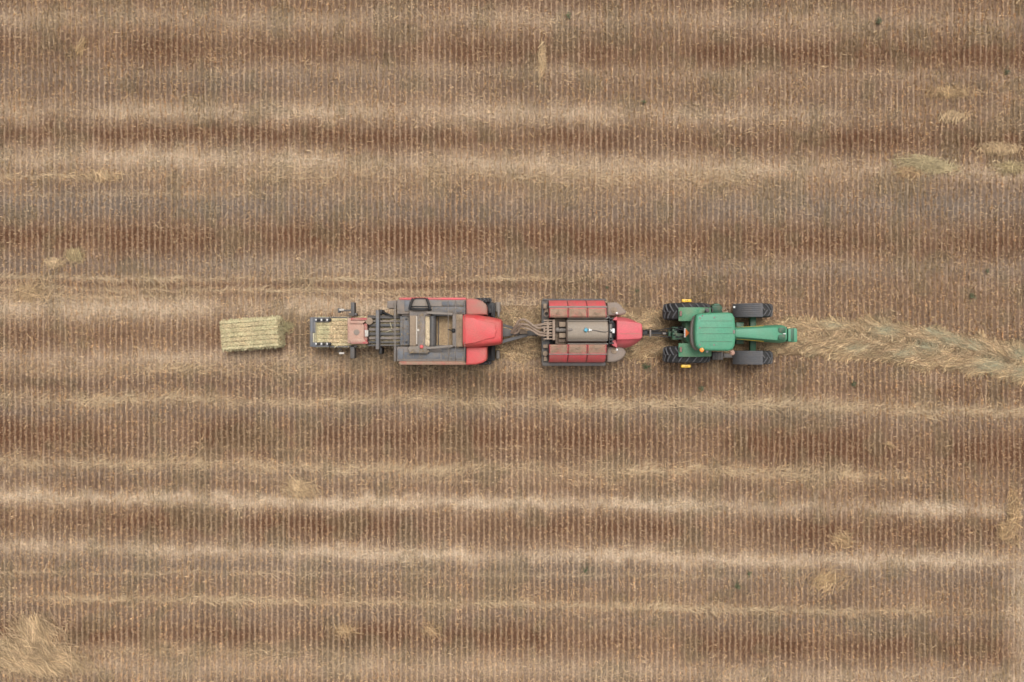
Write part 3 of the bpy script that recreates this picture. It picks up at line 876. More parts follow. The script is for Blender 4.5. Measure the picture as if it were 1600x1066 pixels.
    wheel(T, xr, PY(554.4, 1.6), .985, .70, 20, .05)
    wheel(T, xf, PY(485, 1.3), .81, .58, 18, .042)
    wheel(T, xf, PY(559, 1.3), .81, .58, 18, .042)
    for cy in (PY(485, 1.5), PY(559, 1.5)):
        mb = MB(); prof = []
        A = [R(a) for a in range(170, 76, -6)]
        for a in A: prof.append((xf + .91 * math.cos(a), .81 + .91 * math.sin(a)))
        for a in A[::-1]: prof.append((xf + .885 * math.cos(a), .81 + .885 * math.sin(a)))
        mb.extrude_y(prof, cy - .285, cy + .285, .02)
        for k in range(7):
            yy = cy - .24 + k * .08
            pts = [(xf + .918 * math.cos(a), yy, .81 + .918 * math.sin(a)) for a in A[1:-1]]
            mb.tube(pts, .014, 6, 1)
        mb.build('front_mudguard', M['rubber_worn'], T)
    # yellow warning markers on stalks
    for (x, y) in ((450, 122), (443, 753)):
        mb = MB(); mb.fbox(F, x - 44, x + 44, y - 13, y + 13, 1.75, 1.95, .015)
        k = mb.build('warning_marker', M['yellow'], T)
        mb = MB(True)
        for d in (-14, 4): mb.fbox(F, x + d, x + d + 10, y - 7, y + 4, 1.94, 1.953, .002)
        mb.build('marking', M['yellow_dark'], k, root=T)
        mb = MB(); s_ = 1 if y < 400 else -1
        mb.beam(F.p(x, y + s_ * 10, 1.82), F.p(x + 30, y + s_ * 75, 1.90), .04, .04)
        mb.build('marker_arm', M['black'], T)
    # slow-vehicle triangle, leaning back behind the cab
    mb = MB()
    P = [F.p(438, 392, 1.80), F.p(438, 472, 1.80), F.p(476, 432, 1.86)]
    n = (P[1] - P[0]).cross(P[2] - P[0]).normalized() * .012
    if n.z < 0: n = -n
    mb.loft([[p - n for p in P], [p + n for p in P]], closed=True)
    tr = mb.build('hazard_triangle', M['orange'], T)
    mb = MB(); mb.beam(F.p(432, 388, 1.78), F.p(432, 476, 1.78), .07, .05); mb.build('triangle_border', M['white'], tr, root=T)
    # three-point hitch
    mb = MB()
    for (a, b, z0, z1, w_) in (((255, 395), (440, 360), .75, 1.0, .07), ((260, 470), (440, 490), .75, 1.0, .07), ((330, 390), (445, 410), 1.2, 1.35, .05), ((330, 480), (445, 462), 1.2, 1.3, .05), ((300, 430), (440, 430), .55, .7, .12)):
        mb.beam(F.p(*a, z0), F.p(*b, z1), w_, .09)
    for k in range(10):
        x, y = random.uniform(330, 430), random.uniform(380, 500)
        mb.tube([F.p(x, y, 1.2), F.p(x - 25, y + random.uniform(-20, 20), 1.3), F.p(x - 60, y + random.uniform(-30, 30), .9)], .018, 6, 4)
    mb.cyl(F.p(345, 470, 1.1), F.p(375, 500, 1.15), .05); mb.cyl(F.p(405, 380, 1.1), F.p(405, 380, 1.3), .06)
    mb.build('hitch', M['black'], T)
    mb = MB(); mb.fbox(F, 275, 350, 400, 470, .7, 1.0, .03); mb.fprism(F, [(350, 385), (430, 375), (430, 450), (350, 440)], .8, 1.25, .03)
    mb.build('hitch_frame', M['green_dark'], T)
    # exhaust, mirrors, lamps, steps, tank
    mb = MB(); mb.cyl(F.p(645, 215, 1.9), F.p(645, 215, 2.5), .06); mb.fbox(F, 625, 668, 195, 235, 1.85, 2.05, .02)
    mb.tube([F.p(680, 190, 2.1), F.p(700, 215, 2.2), F.p(690, 235, 2.3)], .02); mb.build('side_bracket', M['dark'], T)
    mb = MB()
    mb.fprism(F, [(690, 175), (720, 150), (760, 150), (795, 185), (790, 235), (700, 235)], .6, 1.2, .04)
    for k in range(4): mb.fbox(F, 700, 785, 165 + k * 16, 170 + k * 16, 1.1, 1.225, .01)
    mb.build('fuel_tank', M['green_dark'], T)
    mb = MB(); mb.fbox(F, 693, 800, 618, 692, .5, 1.15, .03); mb.fbox(F, 800, 892, 630, 672, .5, .95, .03)
    for k in range(4): mb.fbox(F, 700 + k * 24, 708 + k * 24, 622, 690, 1.1, 1.165, .005)
    mb.build('step', M['dark'], T)
    mb = MB(); mb.tube([F.p(820, 200, 2.2), F.p(845, 225, 2.5), F.p(825, 240, 2.75)], .018); mb.beam(F.p(790, 255, 2.6), F.p(840, 225, 2.55), .09, .14, .02)
    mb.tube([F.p(830, 190, 1.6), F.p(790, 205, 1.9), F.p(800, 240, 2.2)], .02)
    mb.build('mirror', M['brown_dusty'], T)
    mb = MB(); mb.tube([F.p(860, 600, 2.6), F.p(885, 620, 2.6)], .018); mb.ball(F.p(886, 624, 2.5), .11, (1, 1, .9)); mb.build('mirror', M['pink_dusty'], T)
    mb = MB(True); mb.cyl(F.p(645, 610, 2.4), F.p(645, 610, 2.55), .055, bev=.02); mb.cyl(F.p(905, 185, 1.5), F.p(905, 185, 1.62), .05, bev=.02)
    mb.build('work_lamp', M['lens'], T)
    mb = MB(True); mb.tube([F.p(540, 720, 1.3), F.p(590, 665, 1.9)], .018); mb.tube([F.p(800, 590, 2.7), F.p(805, 640, 2.3), F.p(815, 660, 1.6)], .016)
    mb.build('handrail', M['dark'], T)

# ================================================================ STEAM TRAILER
def steamer():
    F = F3
    S = empty('steam_trailer', (PX(900, 0), PY(520, 0), 0), "red towed steam trailer with dusty grey tank between two rows of red lids", "trailer")
    mb = MB()
    mb.fbox(F, 490, 1085, 150, 715, .55, .95, .03)
    mb.fbox(F, 480, 1090, 104, 124, 1.1, 1.5, .02); mb.fbox(F, 478, 1085, 716, 750, 1.1, 1.5, .02)
    mb.fbox(F, 1085, 1130, 270, 570, .8, 1.5, .03)
    mb.fbox(F, 470, 545, 120, 735, .9, 1.45, .02)
    mb.build('chassis', M['dark'], S)
    # rear platform fittings
    mb = MB(True)
    mb.fbox(F, 485, 520, 150, 200, 1.4, 1.75, .03); mb.fbox(F, 495, 535, 200, 235, 1.4, 1.6, .02)
    mb.fbox(F, 485, 530, 545, 580, 1.4, 1.6, .02); mb.cyl(F.p(505, 632, 1.4), F.p(505, 632, 1.7), .11, bev=.03)
    mb.fbox(F, 490, 520, 660, 705, 1.4, 1.65, .02)
    mb.build('platform_fitting', M['brown_dusty'], S)
    mb = MB(); c = F.p(515, 250, 1.75)
    mb.tube([c + Vector((math.cos(t) * .10, math.sin(t) * .10, 0)) for t in np.linspace(0, 6.0, 14)], .016, 6, 2); mb.build('hose_ring', M['hose'], S)
    # two long boxes, three lids each, crowned: clean outer slope, dusty top
    for side in (0, 1):
        if side == 0: ys = [(121, 1.55), (135, 1.9), (178, 2.22), (200, 2.30), (268, 2.36), (284, 2.30)]
        else: ys = [(716, 1.55), (702, 1.9), (650, 2.22), (626, 2.30), (560, 2.36), (545, 2.30)]
        mb = MB()
        pr = [(F.y(y, z), z - .05) for y, z in ys]; pr += [(pr[-1][0], .95), (pr[0][0], .95)]
        mb.extrude_x(pr, F.x(542, 2.2), F.x(1096, 2.2), .01)
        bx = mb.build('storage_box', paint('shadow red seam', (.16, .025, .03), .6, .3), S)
        for k in range(3):
            x0 = F.x(544 + k * 184.5, 2.3); x1 = F.x(544 + k * 184.5 + 177, 2.3)
            mb = MB()
            P = [Vector((0, F.y(y, z), z)) for y, z in ys]
            ring = lambda x, inset: [Vector((x, p.y, p.z + inset)) for p in P]
            b = bmesh.new()
            xs = [(x0, -.03), (x0 + .03, .015), (x1 - .03, .015), (x1, -.03)]
            V = [[b.verts.new(p) for p in ring(x, i)] for x, i in xs]
            for i in range(3):
                for j in range(len(P) - 1):
                    f = b.faces.new((V[i][j], V[i][j + 1], V[i + 1][j + 1], V[i + 1][j]))
                    f.material_index = 1 if (j >= 3 and i == 1) else 0
            bmesh.ops.recalc_face_normals(b, faces=b.faces)
            if sum(f.normal.z for f in b.faces) < 0: bmesh.ops.reverse_faces(b, faces=b.faces)
            me = bpy.data.meshes.new("t"); b.to_mesh(me); b.free(); mb.bm.from_mesh(me); bpy.data.meshes.remove(me)
            lid = mb.build('lid', [M['red_faded'], M['red_dusty']], bx, root=S)
            xm = 545 + k * 184.5 + 87; ym = (248 if side == 0 else 578)
            mb = MB(); mb.tube([F.p(xm - 26, ym - 6, 2.365), F.p(xm - 10, ym + 4, 2.40), F.p(xm + 10, ym + 4, 2.40), F.p(xm + 26, ym - 6, 2.365)], .012, 6, 3)
            mb.build('handle', M['brown_dusty'], lid, root=S)
        yr = 183 if side == 0 else 637
        mb = MB(); mb.beam(F.p(540, yr, 2.28), F.p(1100, yr, 2.28), .07 if side == 0 else .045, .06); mb.build('clamp_bar', M['grey_dusty'], bx, root=S)
    # boiler tank
    mb = MB()
    yc = (F.y(288, 2.2) + F.y(540, 2.2)) / 2; hw = (F.y(288, 2.2) - F.y(540, 2.2)) / 2
    x0, x1 = F.x(712, 2.5), F.x(1112, 2.5)
    mb.loft([arch(x, yc, hw * k, zt, .95, 3.0, 28) for x, k, zt in ((x0, .90, 2.50), (x0 + .04, .98, 2.58), (x0 + .10, 1, 2.60), (x1 - .10, 1, 2.60), (x1 - .04, .98, 2.58), (x1, .90, 2.5))])
    tk = mb.build('boiler_tank', M['tank'], S)
    mb = MB(True)
    for y in (316, 503): mb.beam(F.p(720, y, 2.40), F.p(1108, y, 2.40), .03, .05)
    mb.beam(F.p(718, 290, 2.15), F.p(1110, 290, 2.15), .05, .06)
    mb.beam(F.p(718, 538, 2.15), F.p(1110, 538, 2.15), .05, .06)
    mb.build('tank_seam', M['grey_dusty'], tk, root=S)
    mb = MB(); mb.cyl(F.p(896, 405, 2.58), F.p(896, 405, 2.70), .115, .08, seg=4); mb.cyl(F.p(893, 405, 2.68), F.p(893, 405, 2.76), .05, seg=12)
    mb.build('valve', M['blue'], tk, root=S)
    mb = MB(); mb.cyl(F.p(922, 405, 2.66), F.p(955, 405, 2.66), .07, .015, seg=12); mb.build('nozzle', M['white'], tk, root=S)
    mb = MB(); mb.tube([F.p(950, 404, 2.64), F.p(990, 410, 2.63), F.p(1040, 420, 2.63), F.p(1090, 422, 2.62), F.p(1140, 405, 2.4)], .012, 6); mb.build('cable', M['dark'], tk, root=S)
    mb = MB(); mb.ball(F.p(742, 402, 2.6), .08, (1.4, .8, .6)); mb.build('inspection_cap', M['slate'], tk, root=S)
    # frame between the tank and the hood
    mb = MB()
    for x in (1115, 1140): mb.fbox(F, x, x + 14, 290, 540, 1.4, 2.2, .01)
    mb.fbox(F, 1150, 1192, 333, 487, 1.2, 1.7, .02)
    for y in (295, 330, 500, 532): mb.fbox(F, 1118, 1165, y - 8, y + 8, 1.9, 2.3, .02)
    mb.build('radiator_frame', M['black'], S)
    mb = MB(True); mb.fbox(F, 1150, 1172, 390, 435, 2.1, 2.36, .02); mb.fbox(F, 1130, 1150, 398, 420, 2.1, 2.3, .01); mb.build('control_box', M['white'], S)
    mb = MB(True); mb.fbox(F, 1122, 1146, 340, 400, 1.9, 2.2, .02); mb.fbox(F, 1122, 1146, 430, 480, 1.9, 2.2, .02); mb.build('junction_box', M['grey_dusty'], S)
    # red hood
    mb = MB()
    secs = [(1192, 272, 580, 2.22), (1240, 272, 584, 2.25), (1290, 277, 583, 2.25), (1340, 290, 571, 2.23), (1390, 312, 546, 2.18), (1425, 334, 520, 2.08), (1444, 350, 503, 1.9)]
    mb.loft([arch(F.x(x, 2), (F.y(a, 2) + F.y(b, 2)) / 2, (F.y(a, 2) - F.y(b, 2)) / 2, zt, .95, 2.5, 26) for x, a, b, zt in secs])
    mb.fprism(F, [(1193, 312), (1290, 318), (1410, 334), (1436, 352), (1438, 480), (1410, 492), (1290, 500), (1193, 500)], 1.9, 2.30, .05, 3)
    for (y0, y1, s) in ((274, 312, 1), (500, 578, -1)): mb.fprism(F, [(1142, y0 + (30 if s > 0 else 0)), (1196, y0), (1196, y1), (1142, y1 - (0 if s > 0 else 30))], 1.3, 1.95, .03)
    hd = mb.build('hood', paint('dust filmed pink red', (.58, .075, .10), .5, .42, dustcol=(.40, .17, .15), scale=2.0, soft=.5), S, angle=40)
    mb = MB(); mb.beam(F.p(1200, 442, 2.303), F.p(1425, 440, 2.303), .015, .012, .002); mb.build('hood_seam', M['red_dusty'], hd, root=S)
    # front tanks
    for s in (0, 1):
        out = [(1100, 142), (1150, 136), (1195, 137), (1235, 165), (1262, 200), (1290, 228), (1275, 252), (1235, 264), (1100, 270)] if s == 0 else \
              [(1100, 566), (1215, 558), (1255, 575), (1285, 615), (1270, 655), (1235, 690), (1180, 712), (1120, 716), (1098, 708)]
        mb = MB(); mb.fprism(F, out, .6, 1.62, .16, 4)
        ft = mb.build('water_tank', M['plastic_grey'], S, angle=50)
        y = 216 if s == 0 else 604
        mb = MB(); mb.cyl(F.p(1167, y, 1.6), F.p(1167, y, 1.67), .13, bev=.02); mb.cyl(F.p(1167, y, 1.66), F.p(1167, y, 1.70), .055, bev=.01); mb.build('filler_cap', M['brown_dusty'], ft, root=S)
        mb = MB(); y = 244 if s == 0 else 594; mb.ball(F.p(1192, y, 1.66), .055); mb.build('lamp', M['white'], ft, root=S)
    # rear machinery: boxes and manifold
    mb = MB(); mb.fbox(F, 600, 712, 290, 540, .95, 1.75, .03); mb.fbox(F, 632, 700, 488, 520, 1.7, 1.9, .02); mb.build('pump_housing', paint("dust brown housing", (.10, .075, .06), .7, .5), S)
    for y0, y1 in ((328, 375), (434, 480)):
        mb = MB(); mb.fbox(F, 638, 702, y0, y1, 1.7, 2.15, .025); mb.build('burner_box', M['brown_dusty'], S)
    mb = MB(); mb.cyl(F.p(605, 404, 1.9), F.p(712, 404, 1.9), .10, seg=16); mb.ball(F.p(622, 402, 1.95), .10); mb.build('supply_pipe', M['grey_dusty'], S)
    mb = MB()
    mb.fbox(F, 574, 600, 303, 503, 1.7, 2.1, .02); mb.fbox(F, 518, 541, 308, 495, 1.7, 1.98, .02)
    mb.beam(F.p(488, 312, 2.0), F.p(600, 312, 2.0), .05, .08); mb.beam(F.p(488, 490, 2.0), F.p(600, 490, 2.0), .05, .08)
    for y in (335, 352, 378, 405, 435, 458): mb.cyl(F.p(492, y, 1.95), F.p(600, y, 1.95), .035, seg=10)
    mb.fbox(F, 486, 506, 385, 425, 1.6, 2.0, .02)
    mb.build('steam_manifold', M['hose'], S)
    mb = MB(); mb.fbox(F, 505, 600, 318, 485, 1.0, 1.55, .02); mb.build('manifold_tray', M['black'], S)
    # hoses to the baler
    paths = [[(498, 345, 1.95), (440, 358, 1.9), (370, 362, 1.75), (300, 346, 1.7), (245, 352, 1.65), (205, 395, 1.5), (178, 432, 1.3)],
             [(498, 378, 1.95), (440, 385, 1.85), (390, 362, 1.9), (340, 325, 1.95), (295, 302, 1.95), (250, 318, 1.8), (228, 352, 1.7), (190, 415, 1.4)],
             [(498, 435, 1.95), (445, 425, 1.85), (395, 392, 1.8), (345, 358, 1.85), (290, 350, 1.8), (255, 375, 1.6), (245, 420, 1.4), (205, 440, 1.25)],
             [(498, 460, 1.95), (440, 448, 1.85), (385, 412, 1.75), (320, 385, 1.7), (270, 372, 1.6), (225, 400, 1.4), (195, 440, 1.2)]]
    for p in paths:
        mb = MB(); mb.tube([F.p(*q) for q in p], .048, 10, 8); mb.build('steam_hose', M['hose'], S)
    litter('chaff_litter', F, [(548, 1092, 200, 280, 2.39), (548, 1092, 548, 622, 2.39), (474, 540, 124, 730, 1.47), (604, 708, 292, 538, 1.76)], 220, S, S)
    # drawbar to the tractor
    mb = MB()
    mb.beam(F.p(1400, 430, .75), F4.p(330, 440, .70), .13, .14, .02)
    mb.beam(F.p(1440, 415, .95), F4.p(250, 415, .85), .04, .04)
    mb.tube([F.p(1440, 450, 1.1), F.p(1500, 455, 1.0), F4.p(120, 455, .9), F4.p(260, 470, 1.0), F4.p(340, 460, 1.2)], .022, 6)
    mb.tube([F.p(1440, 408, 1.2), F.p(1520, 402, 1.0), F4.p(140, 410, .95), F4.p(300, 385, 1.1), F4.p(390, 380, 1.3)], .020, 6)
    mb.fbox(F, 1440, 1490, 405, 460, .6, 1.05, .03)
    mb.build('drawbar', M['black'], S)
    mb = MB(True); mb.fbox(F, 1508, 1524, 402, 470, .9, 1.12, .01); mb.cyl(F4.p(95, 400, .9), F4.p(95, 465, .9), .05); mb.fbox(F4, 218, 250, 428, 448, .8, 1.05, .02)
    mb.build('drawbar_clamp', M['grey_dusty'], S)
    for x in (700, 900):
        for y in (165, 680): wheel(S, F.x(x, .5), F.y(y, .5), .45, .36, 14, .02, .5, 'grey_dusty')

# ================================================================ BALER
def baler():
    F = F2; G = F1
    B = empty('square_baler', (PX(690, 0), PY(519, 0), 0), "large red and slate grey square baler with red bonnet and open bale chute", "baler")
    mb = MB(); mb.fbox(F, 260, 1190, 160, 745, .55, 1.5, .04); mb.build('chassis', M['dark'], B)
    # side platforms
    for (y0, y1) in ((124, 272), (612, 763)):
        mb = MB()
        mb.fbox(F, 268, 990, y0, y1, 1.0, 2.30, .03)
        pl = mb.build('side_platform', M['slate'], B)
        mb = MB(True)
        if y0 < 400:
            mb.fbox(F, 735, 985, y0 + 18, y0 + 62, 2.28, 2.325, .01); mb.fbox(F, 640, 975, y0 + 72, y0 + 130, 2.28, 2.32, .01); mb.fbox(F, 345, 400, y0 + 5, y0 + 120, 2.28, 2.33, .01)
        else:
            mb.fbox(F, 345, 720, y0 + 60, y0 + 128, 2.28, 2.325, .01); mb.fbox(F, 735, 980, y0 + 12, y0 + 132, 2.28, 2.32, .01); mb.fbox(F, 275, 335, y0 + 20, y0 + 130, 2.28, 2.34, .01)
        mb.build('walkway_plate', M['slate_clean'], pl, root=B)
        mb = MB(True)
        ya, yb = (y0 + 66, y0 + 69) if y0 < 400 else (y0 + 52, y0 + 55)
        mb.fbox(F, 400, 985, ya, yb, 2.28, 2.335, .004)
        for k in range(9): mb.fbox(F, 300 + k * 78, 304 + k * 78, y0 + 8, y0 + 12, 2.28, 2.35, .004)
        mb.build('platform_trim', M['dark'], pl, root=B)
        mb = MB()
        ya, yb = (100, 126) if y0 < 400 else (761, 803)
        mb.fbox(F, 288, 995, ya, yb, .8, 2.28, .05)
        mb.build('side_skirt', M['red_faded'] if y0 < 400 else M['red_dusty'], B)
    # corner panels
    mb = MB(); mb.fprism(F, [(985, 108), (1050, 108), (1110, 118), (1160, 138), (1195, 168), (1206, 205), (1206, 280), (985, 280)], .8, 2.42, .09, 4); mb.build('corner_panel', paint("dust streaked red", (.48, .06, .055), .5, .8, scale=1.1, soft=.5, dustcol=(.30, .195, .15)), B, angle=50)
    mb = MB(); mb.fprism(F, [(985, 612), (1206, 612), (1206, 725), (1195, 760), (1160, 782), (1095, 799), (985, 803)], .8, 2.42, .09, 4); mb.build('corner_panel', M['red'], B, angle=50)
    mb = MB(True); mb.fbox(F, 982, 990, 130, 275, 2.3, 2.46, .01); mb.fbox(F, 982, 990, 615, 770, 2.3, 2.46, .01); mb.build('panel_gasket', M['black'], B)
    litter('chaff_litter', F, [(275, 985, 128, 270, 2.335), (275, 985, 615, 760, 2.34), (890, 950, 280, 610, 2.665), (305, 398, 292, 598, 2.06), (485, 556, 272, 608, 2.625), (395, 595, 605, 678, 2.63)], 200, B, B)
    # bonnet
    mb = MB()
    secs = [(952, 282, 612, 2.90), (960, 270, 622, 2.97), (990, 268, 624, 3.0), (1100, 275, 620, 3.0), (1230, 296, 606, 2.98), (1320, 313, 595, 2.94), (1352, 324, 585, 2.88), (1366, 345, 565, 2.72)]
    mb.loft([arch(F.x(x, 2.9), (F.y(a, 2.9) + F.y(b, 2.9)) / 2, (F.y(a, 2.9) - F.y(b, 2.9)) / 2, zt, 1.2, 6.5, 32) for x, a, b, zt in secs])
    hd = mb.build('bonnet', M['red'], B, angle=40)
    mb = MB(); mb.fprism(F, [(975, 305), (1075, 310), (1100, 326), (1285, 366), (1294, 385), (1296, 440), (1308, 445), (1296, 470), (1290, 510), (1278, 522), (1200, 535), (1090, 572), (975, 585)], 2.9, 3.035, .03, 3)
    mb.build('bonnet_panel', M['red'], hd, root=B)
    # deck behind the bonnet
    mb = MB(); mb.fbox(F, 884, 954, 275, 612, 1.5, 2.66, .02); mb.build('rear_deck', M['brown_dusty'], B)
    mb = MB(); mb.fbox(F, 846, 886, 272, 612, 1.5, 2.60, .02); mb.build('cross_member', M['slate'], B)
    mb = MB(); mb.ball(F.p(858, 445, 2.62), .09); mb.tube([F.p(800, 432, 2.3), F.p(830, 440, 2.45), F.p(858, 445, 2.62)], .02); mb.build('chamber_sensor', M['black'], B)
    mb = MB(True); mb.beam(F.p(575, 258, 2.72), F.p(850, 272, 2.62), .10, .14, .02); mb.beam(F.p(575, 628, 2.66), F.p(850, 606, 2.62), .10, .14, .02); mb.build('chamber_rail', M['grey_dusty'], B)
    # feed chamber with crop in it
    mb = MB()
    mb.fbox(F, 655, 668, 285, 605, 1.4, 2.4, .01); mb.fbox(F, 696, 704, 290, 600, 1.4, 1.95, .01)
    mb.fbox(F, 640, 850, 268, 292, 1.4, 2.35, .01); mb.fbox(F, 640, 850, 598, 615, 1.4, 2.35, .01)
    mb.build('feed_chamber', M['dark'], B)
    n = 9000
    cx = rng.uniform(662, 850, n); cy = rng.uniform(290, 600, n)
    z = 1.72 + .12 * vnoise(cx * .03, cy * .03) + rng.uniform(0, .05, n)
    X = (F.x0 + cx * F.k - 800) / 36 * (1 - z / H); Y = (533 - (F.y0 + cy * F.k)) / 36 * (1 - z / H)
    a = rng.uniform(0, 6.28, n)
    rb = ribbons(np.stack((X, Y, z), 1) - np.array(B.location), a, rng.uniform(.06, .22, n), rng.normal(0, .12, n), rng.normal(0, .3, n), rng.uniform(.009, .015, n), straw_colour(n, 0, .1, .25) * 1.25)
    x0, x1, y0, y1 = F.x(660, 1.75) - B.location.x, F.x(850, 1.75) - B.location.x, F.y(600, 1.75) - B.location.y, F.y(290, 1.75) - B.location.y
    fl = (np.array([(x0, y0, 1.74), (x1, y0, 1.74), (x1, y1, 1.74), (x0, y1, 1.74)]), np.array([(0, 1, 2, 3)]), np.broadcast_to(np.array((.16, .11, .06)), (4, 3)))
    me = mesh_np('crop_layer', *join_np([fl, rb])); me.materials.append(M['fibre'])
    o = bpy.data.objects.new('crop_layer', me); COL.objects.link(o); o.parent = B
    # knotter stack
    mb = MB(); mb.cyl(F.p(640, 290, 2.45), F.p(640, 606, 2.45), .13, seg=20, bev=.02)
    for y in np.linspace(305, 590, 9): mb.cyl(F.p(632, y, 2.5), F.p(656, y + 4, 2.57), .03, seg=8)
    mb.build('knotter_shaft', M['dark'], B)
    n = 5200
    cx = rng.normal(592, 14, n).clip(560, 624); cy = rng.uniform(300, 588, n)
    z = 2.36 + .14 * vnoise(cx * .06, cy * .05) + rng.uniform(0, .04, n)
    X = (F.x0 + cx * F.k - 800) / 36 * (1 - z / H); Y = (533 - (F.y0 + cy * F.k)) / 36 * (1 - z / H)
    rb = ribbons(np.stack((X, Y, z), 1) - np.array(B.location), rng.uniform(0, 6.28, n), rng.uniform(.03, .13, n), rng.normal(0, .3, n), rng.normal(0, .4, n), rng.uniform(.009, .016, n), straw_colour(n, .2, .85) * 1.25)
    me = mesh_np('chaff_pile', *rb); me.materials.append(M['fibre']); o = bpy.data.objects.new('chaff_pile', me); COL.objects.link(o); o.parent = B
    mb = MB(); mb.fbox(F, 558, 626, 296, 594, 1.6, 2.34, .04); mb.build('knotter_tray', M['pale_chaff'], B)
    mb = MB(); mb.fbox(F, 400, 474, 286, 602, 1.5, 2.60, .03); mb.build('knotter_cover', M['brown_dusty'], B)
    mb = MB(); mb.fbox(F, 466, 480, 292, 588, 2.55, 2.68, .01); mb.cyl(F.p(490, 440, 2.6), F.p(490, 440, 2.70), .05); mb.build('cover_rail', paint("pale galvanised rail", (.48, .43, .37), .5, .3), B)
    mb = MB(); mb.fbox(F, 480, 560, 270, 610, 1.5, 2.62, .03); mb.fprism(F, [(398, 232), (590, 232), (604, 292), (398, 292)], 1.6, 2.60, .04); mb.build('knotter_frame', M['slate'], B)
    mb = MB(); mb.fprism(F, [(376, 628), (400, 604), (572, 600), (606, 640), (600, 674), (560, 684), (395, 680)], 1.6, 2.62, .06, 3); kb = mb.build('drive_cover', M['grey_dusty'], B)
    mb = MB(); mb.cyl(F.p(525, 612, 2.60), F.p(525, 612, 2.68), .075, bev=.02); mb.build('red_cap', M['red'], kb, root=B)
    # blower drum
    mb = MB(); rings = []
    for (y, hw, zt) in ((104, 66, 2.45), (112, 76, 2.62), (150, 92, 2.72), (190, 103, 2.78), (225, 108, 2.80), (234, 106, 2.74)):
        yy = F.y(y, 2.6); xm = F.x(506, 2.6); h = F.v(hw) * .93
        rings.append([Vector((xm + h * math.copysign(abs(math.cos(t)) ** .62, math.cos(t)), yy, 1.9 + (zt - 1.9) * math.sin(t) ** .55)) for t in np.linspace(0, math.pi, 21)])
    mb.loft(rings); dr = mb.build('blower_drum', M['grey_dusty'], B)
    mb = MB()
    for (y, hw, zt, wd) in ((196, 105, 2.80, .05), (222, 109, 2.82, .09), (112, 76, 2.64, .05)):
        yy = F.y(y, 2.6); xm = F.x(506, 2.6); h = F.v(hw) * .93
        pts = [Vector((xm + h * math.copysign(abs(math.cos(t)) ** .62, math.cos(t)), yy, 1.9 + (zt - 1.9) * math.sin(t) ** .55)) for t in np.linspace(0.02, math.pi - .02, 21)]
        mb.tube(pts, wd * .5, 6, 1)
    for s in (-1, 1):
        mb.tube([F.p(506 + s * 72, 112, 2.55), F.p(506 + s * 95, 170, 2.62), F.p(506 + s * 108, 225, 2.62)], .05, 8)
    mb.build('drum_band', M['black'], dr, root=B)
    # deck over the bale case and bits round it
    mb = MB(); mb.fbox(F, 300, 400, 290, 600, 1.3, 2.05, .02); dk = mb.build('chamber_deck', M['slate_clean'], B)
    mb = MB(True)
    for y in (325, 565): mb.cyl(F.p(365, y, 2.04), F.p(365, y, 2.09), .045, seg=6)
    mb.fbox(F, 330, 334, 300, 590, 2.03, 2.06, .004)
    mb.build('deck_bolt', M['black'], dk, root=B)
    mb = MB(); mb.fbox(F, 166, 266, 134, 214, 1.2, 1.95, .03)
    for k in range(4): mb.fbox(F, 176 + k * 24, 182 + k * 24, 140, 208, 1.93, 1.965, .004)
    mb.build('tool_box', M['slate'], B)
    mb = MB(True); mb.fprism(F, [(290, 235), (400, 235), (400, 292), (320, 292)], 1.4, 2.15, .03); mb.fbox(F, 268, 350, 120, 240, 1.4, 2.2, .03); mb.build('rear_bracket', M['slate'], B)
    mb = MB(); mb.fbox(F, 234, 264, 610, 765, 1.1, 1.75, .02); mb.build('rear_step', M['slate'], B)
    mb = MB(True)
    for x in (240, 252): mb.tube([F.p(x, 130, 2.2), F.p(x, 290, 2.35), F.p(x, 600, 2.35), F.p(x, 760, 2.2)], .016, 6, 3)
    for x in (802, 880, 975): mb.tube([F.p(x, 128, 2.35), F.p(x, 200, 2.9), F.p(x, 445, 2.95), F.p(x, 690, 2.9), F.p(x, 762, 2.35)], .011, 6, 3)
    mb.build('handrail', M['grey_dusty'], B)
    # bale case
    mb = MB(); mb.fbox(F, -40, 300, 285, 605, .75, 1.45, .02); mb.fbox(F, -38, 300, 288, 300, 1.45, 1.66, .01); mb.fbox(F, -38, 300, 590, 606, 1.45, 1.66, .01)
    mb.build('bale_case', M['dark'], B)
    for i, (ya, yb) in enumerate(((300, 318), (338, 356), (374, 402), (420, 446), (464, 494), (510, 536), (556, 574))):
        mb = MB(); mb.fbox(F, -25, 300, ya, yb, 1.45, 1.66, .01); mb.build('case_rib', M['slate'] if i % 2 else M['dark'], B)
    n = 2600
    cx = np.where(rng.random(n) < .5, rng.uniform(200, 300, n), rng.uniform(-20, 300, n)); cy = rng.uniform(300, 590, n); z = rng.uniform(1.47, 1.58, n)
    X = (F.x0 + cx * F.k - 800) / 36 * (1 - z / H); Y = (533 - (F.y0 + cy * F.k)) / 36 * (1 - z / H)
    rb = ribbons(np.stack((X, Y, z), 1) - np.array(B.location), rng.normal(0, .7, n), rng.uniform(.05, .25, n), rng.normal(0, .05, n), rng.normal(0, .3, n), rng.uniform(.009, .016, n), straw_colour(n, .3, .2) * .8)
    me = mesh_np('trapped_straw', *rb); me.materials.append(M['fibre']); o = bpy.data.objects.new('trapped_straw', me); COL.objects.link(o); o.parent = B
    mb = MB(); mb.fbox(F, 46, 80, 230, 640, 1.1, 2.05, .02); mb.build('case_yoke', M['slate_clean'], B)
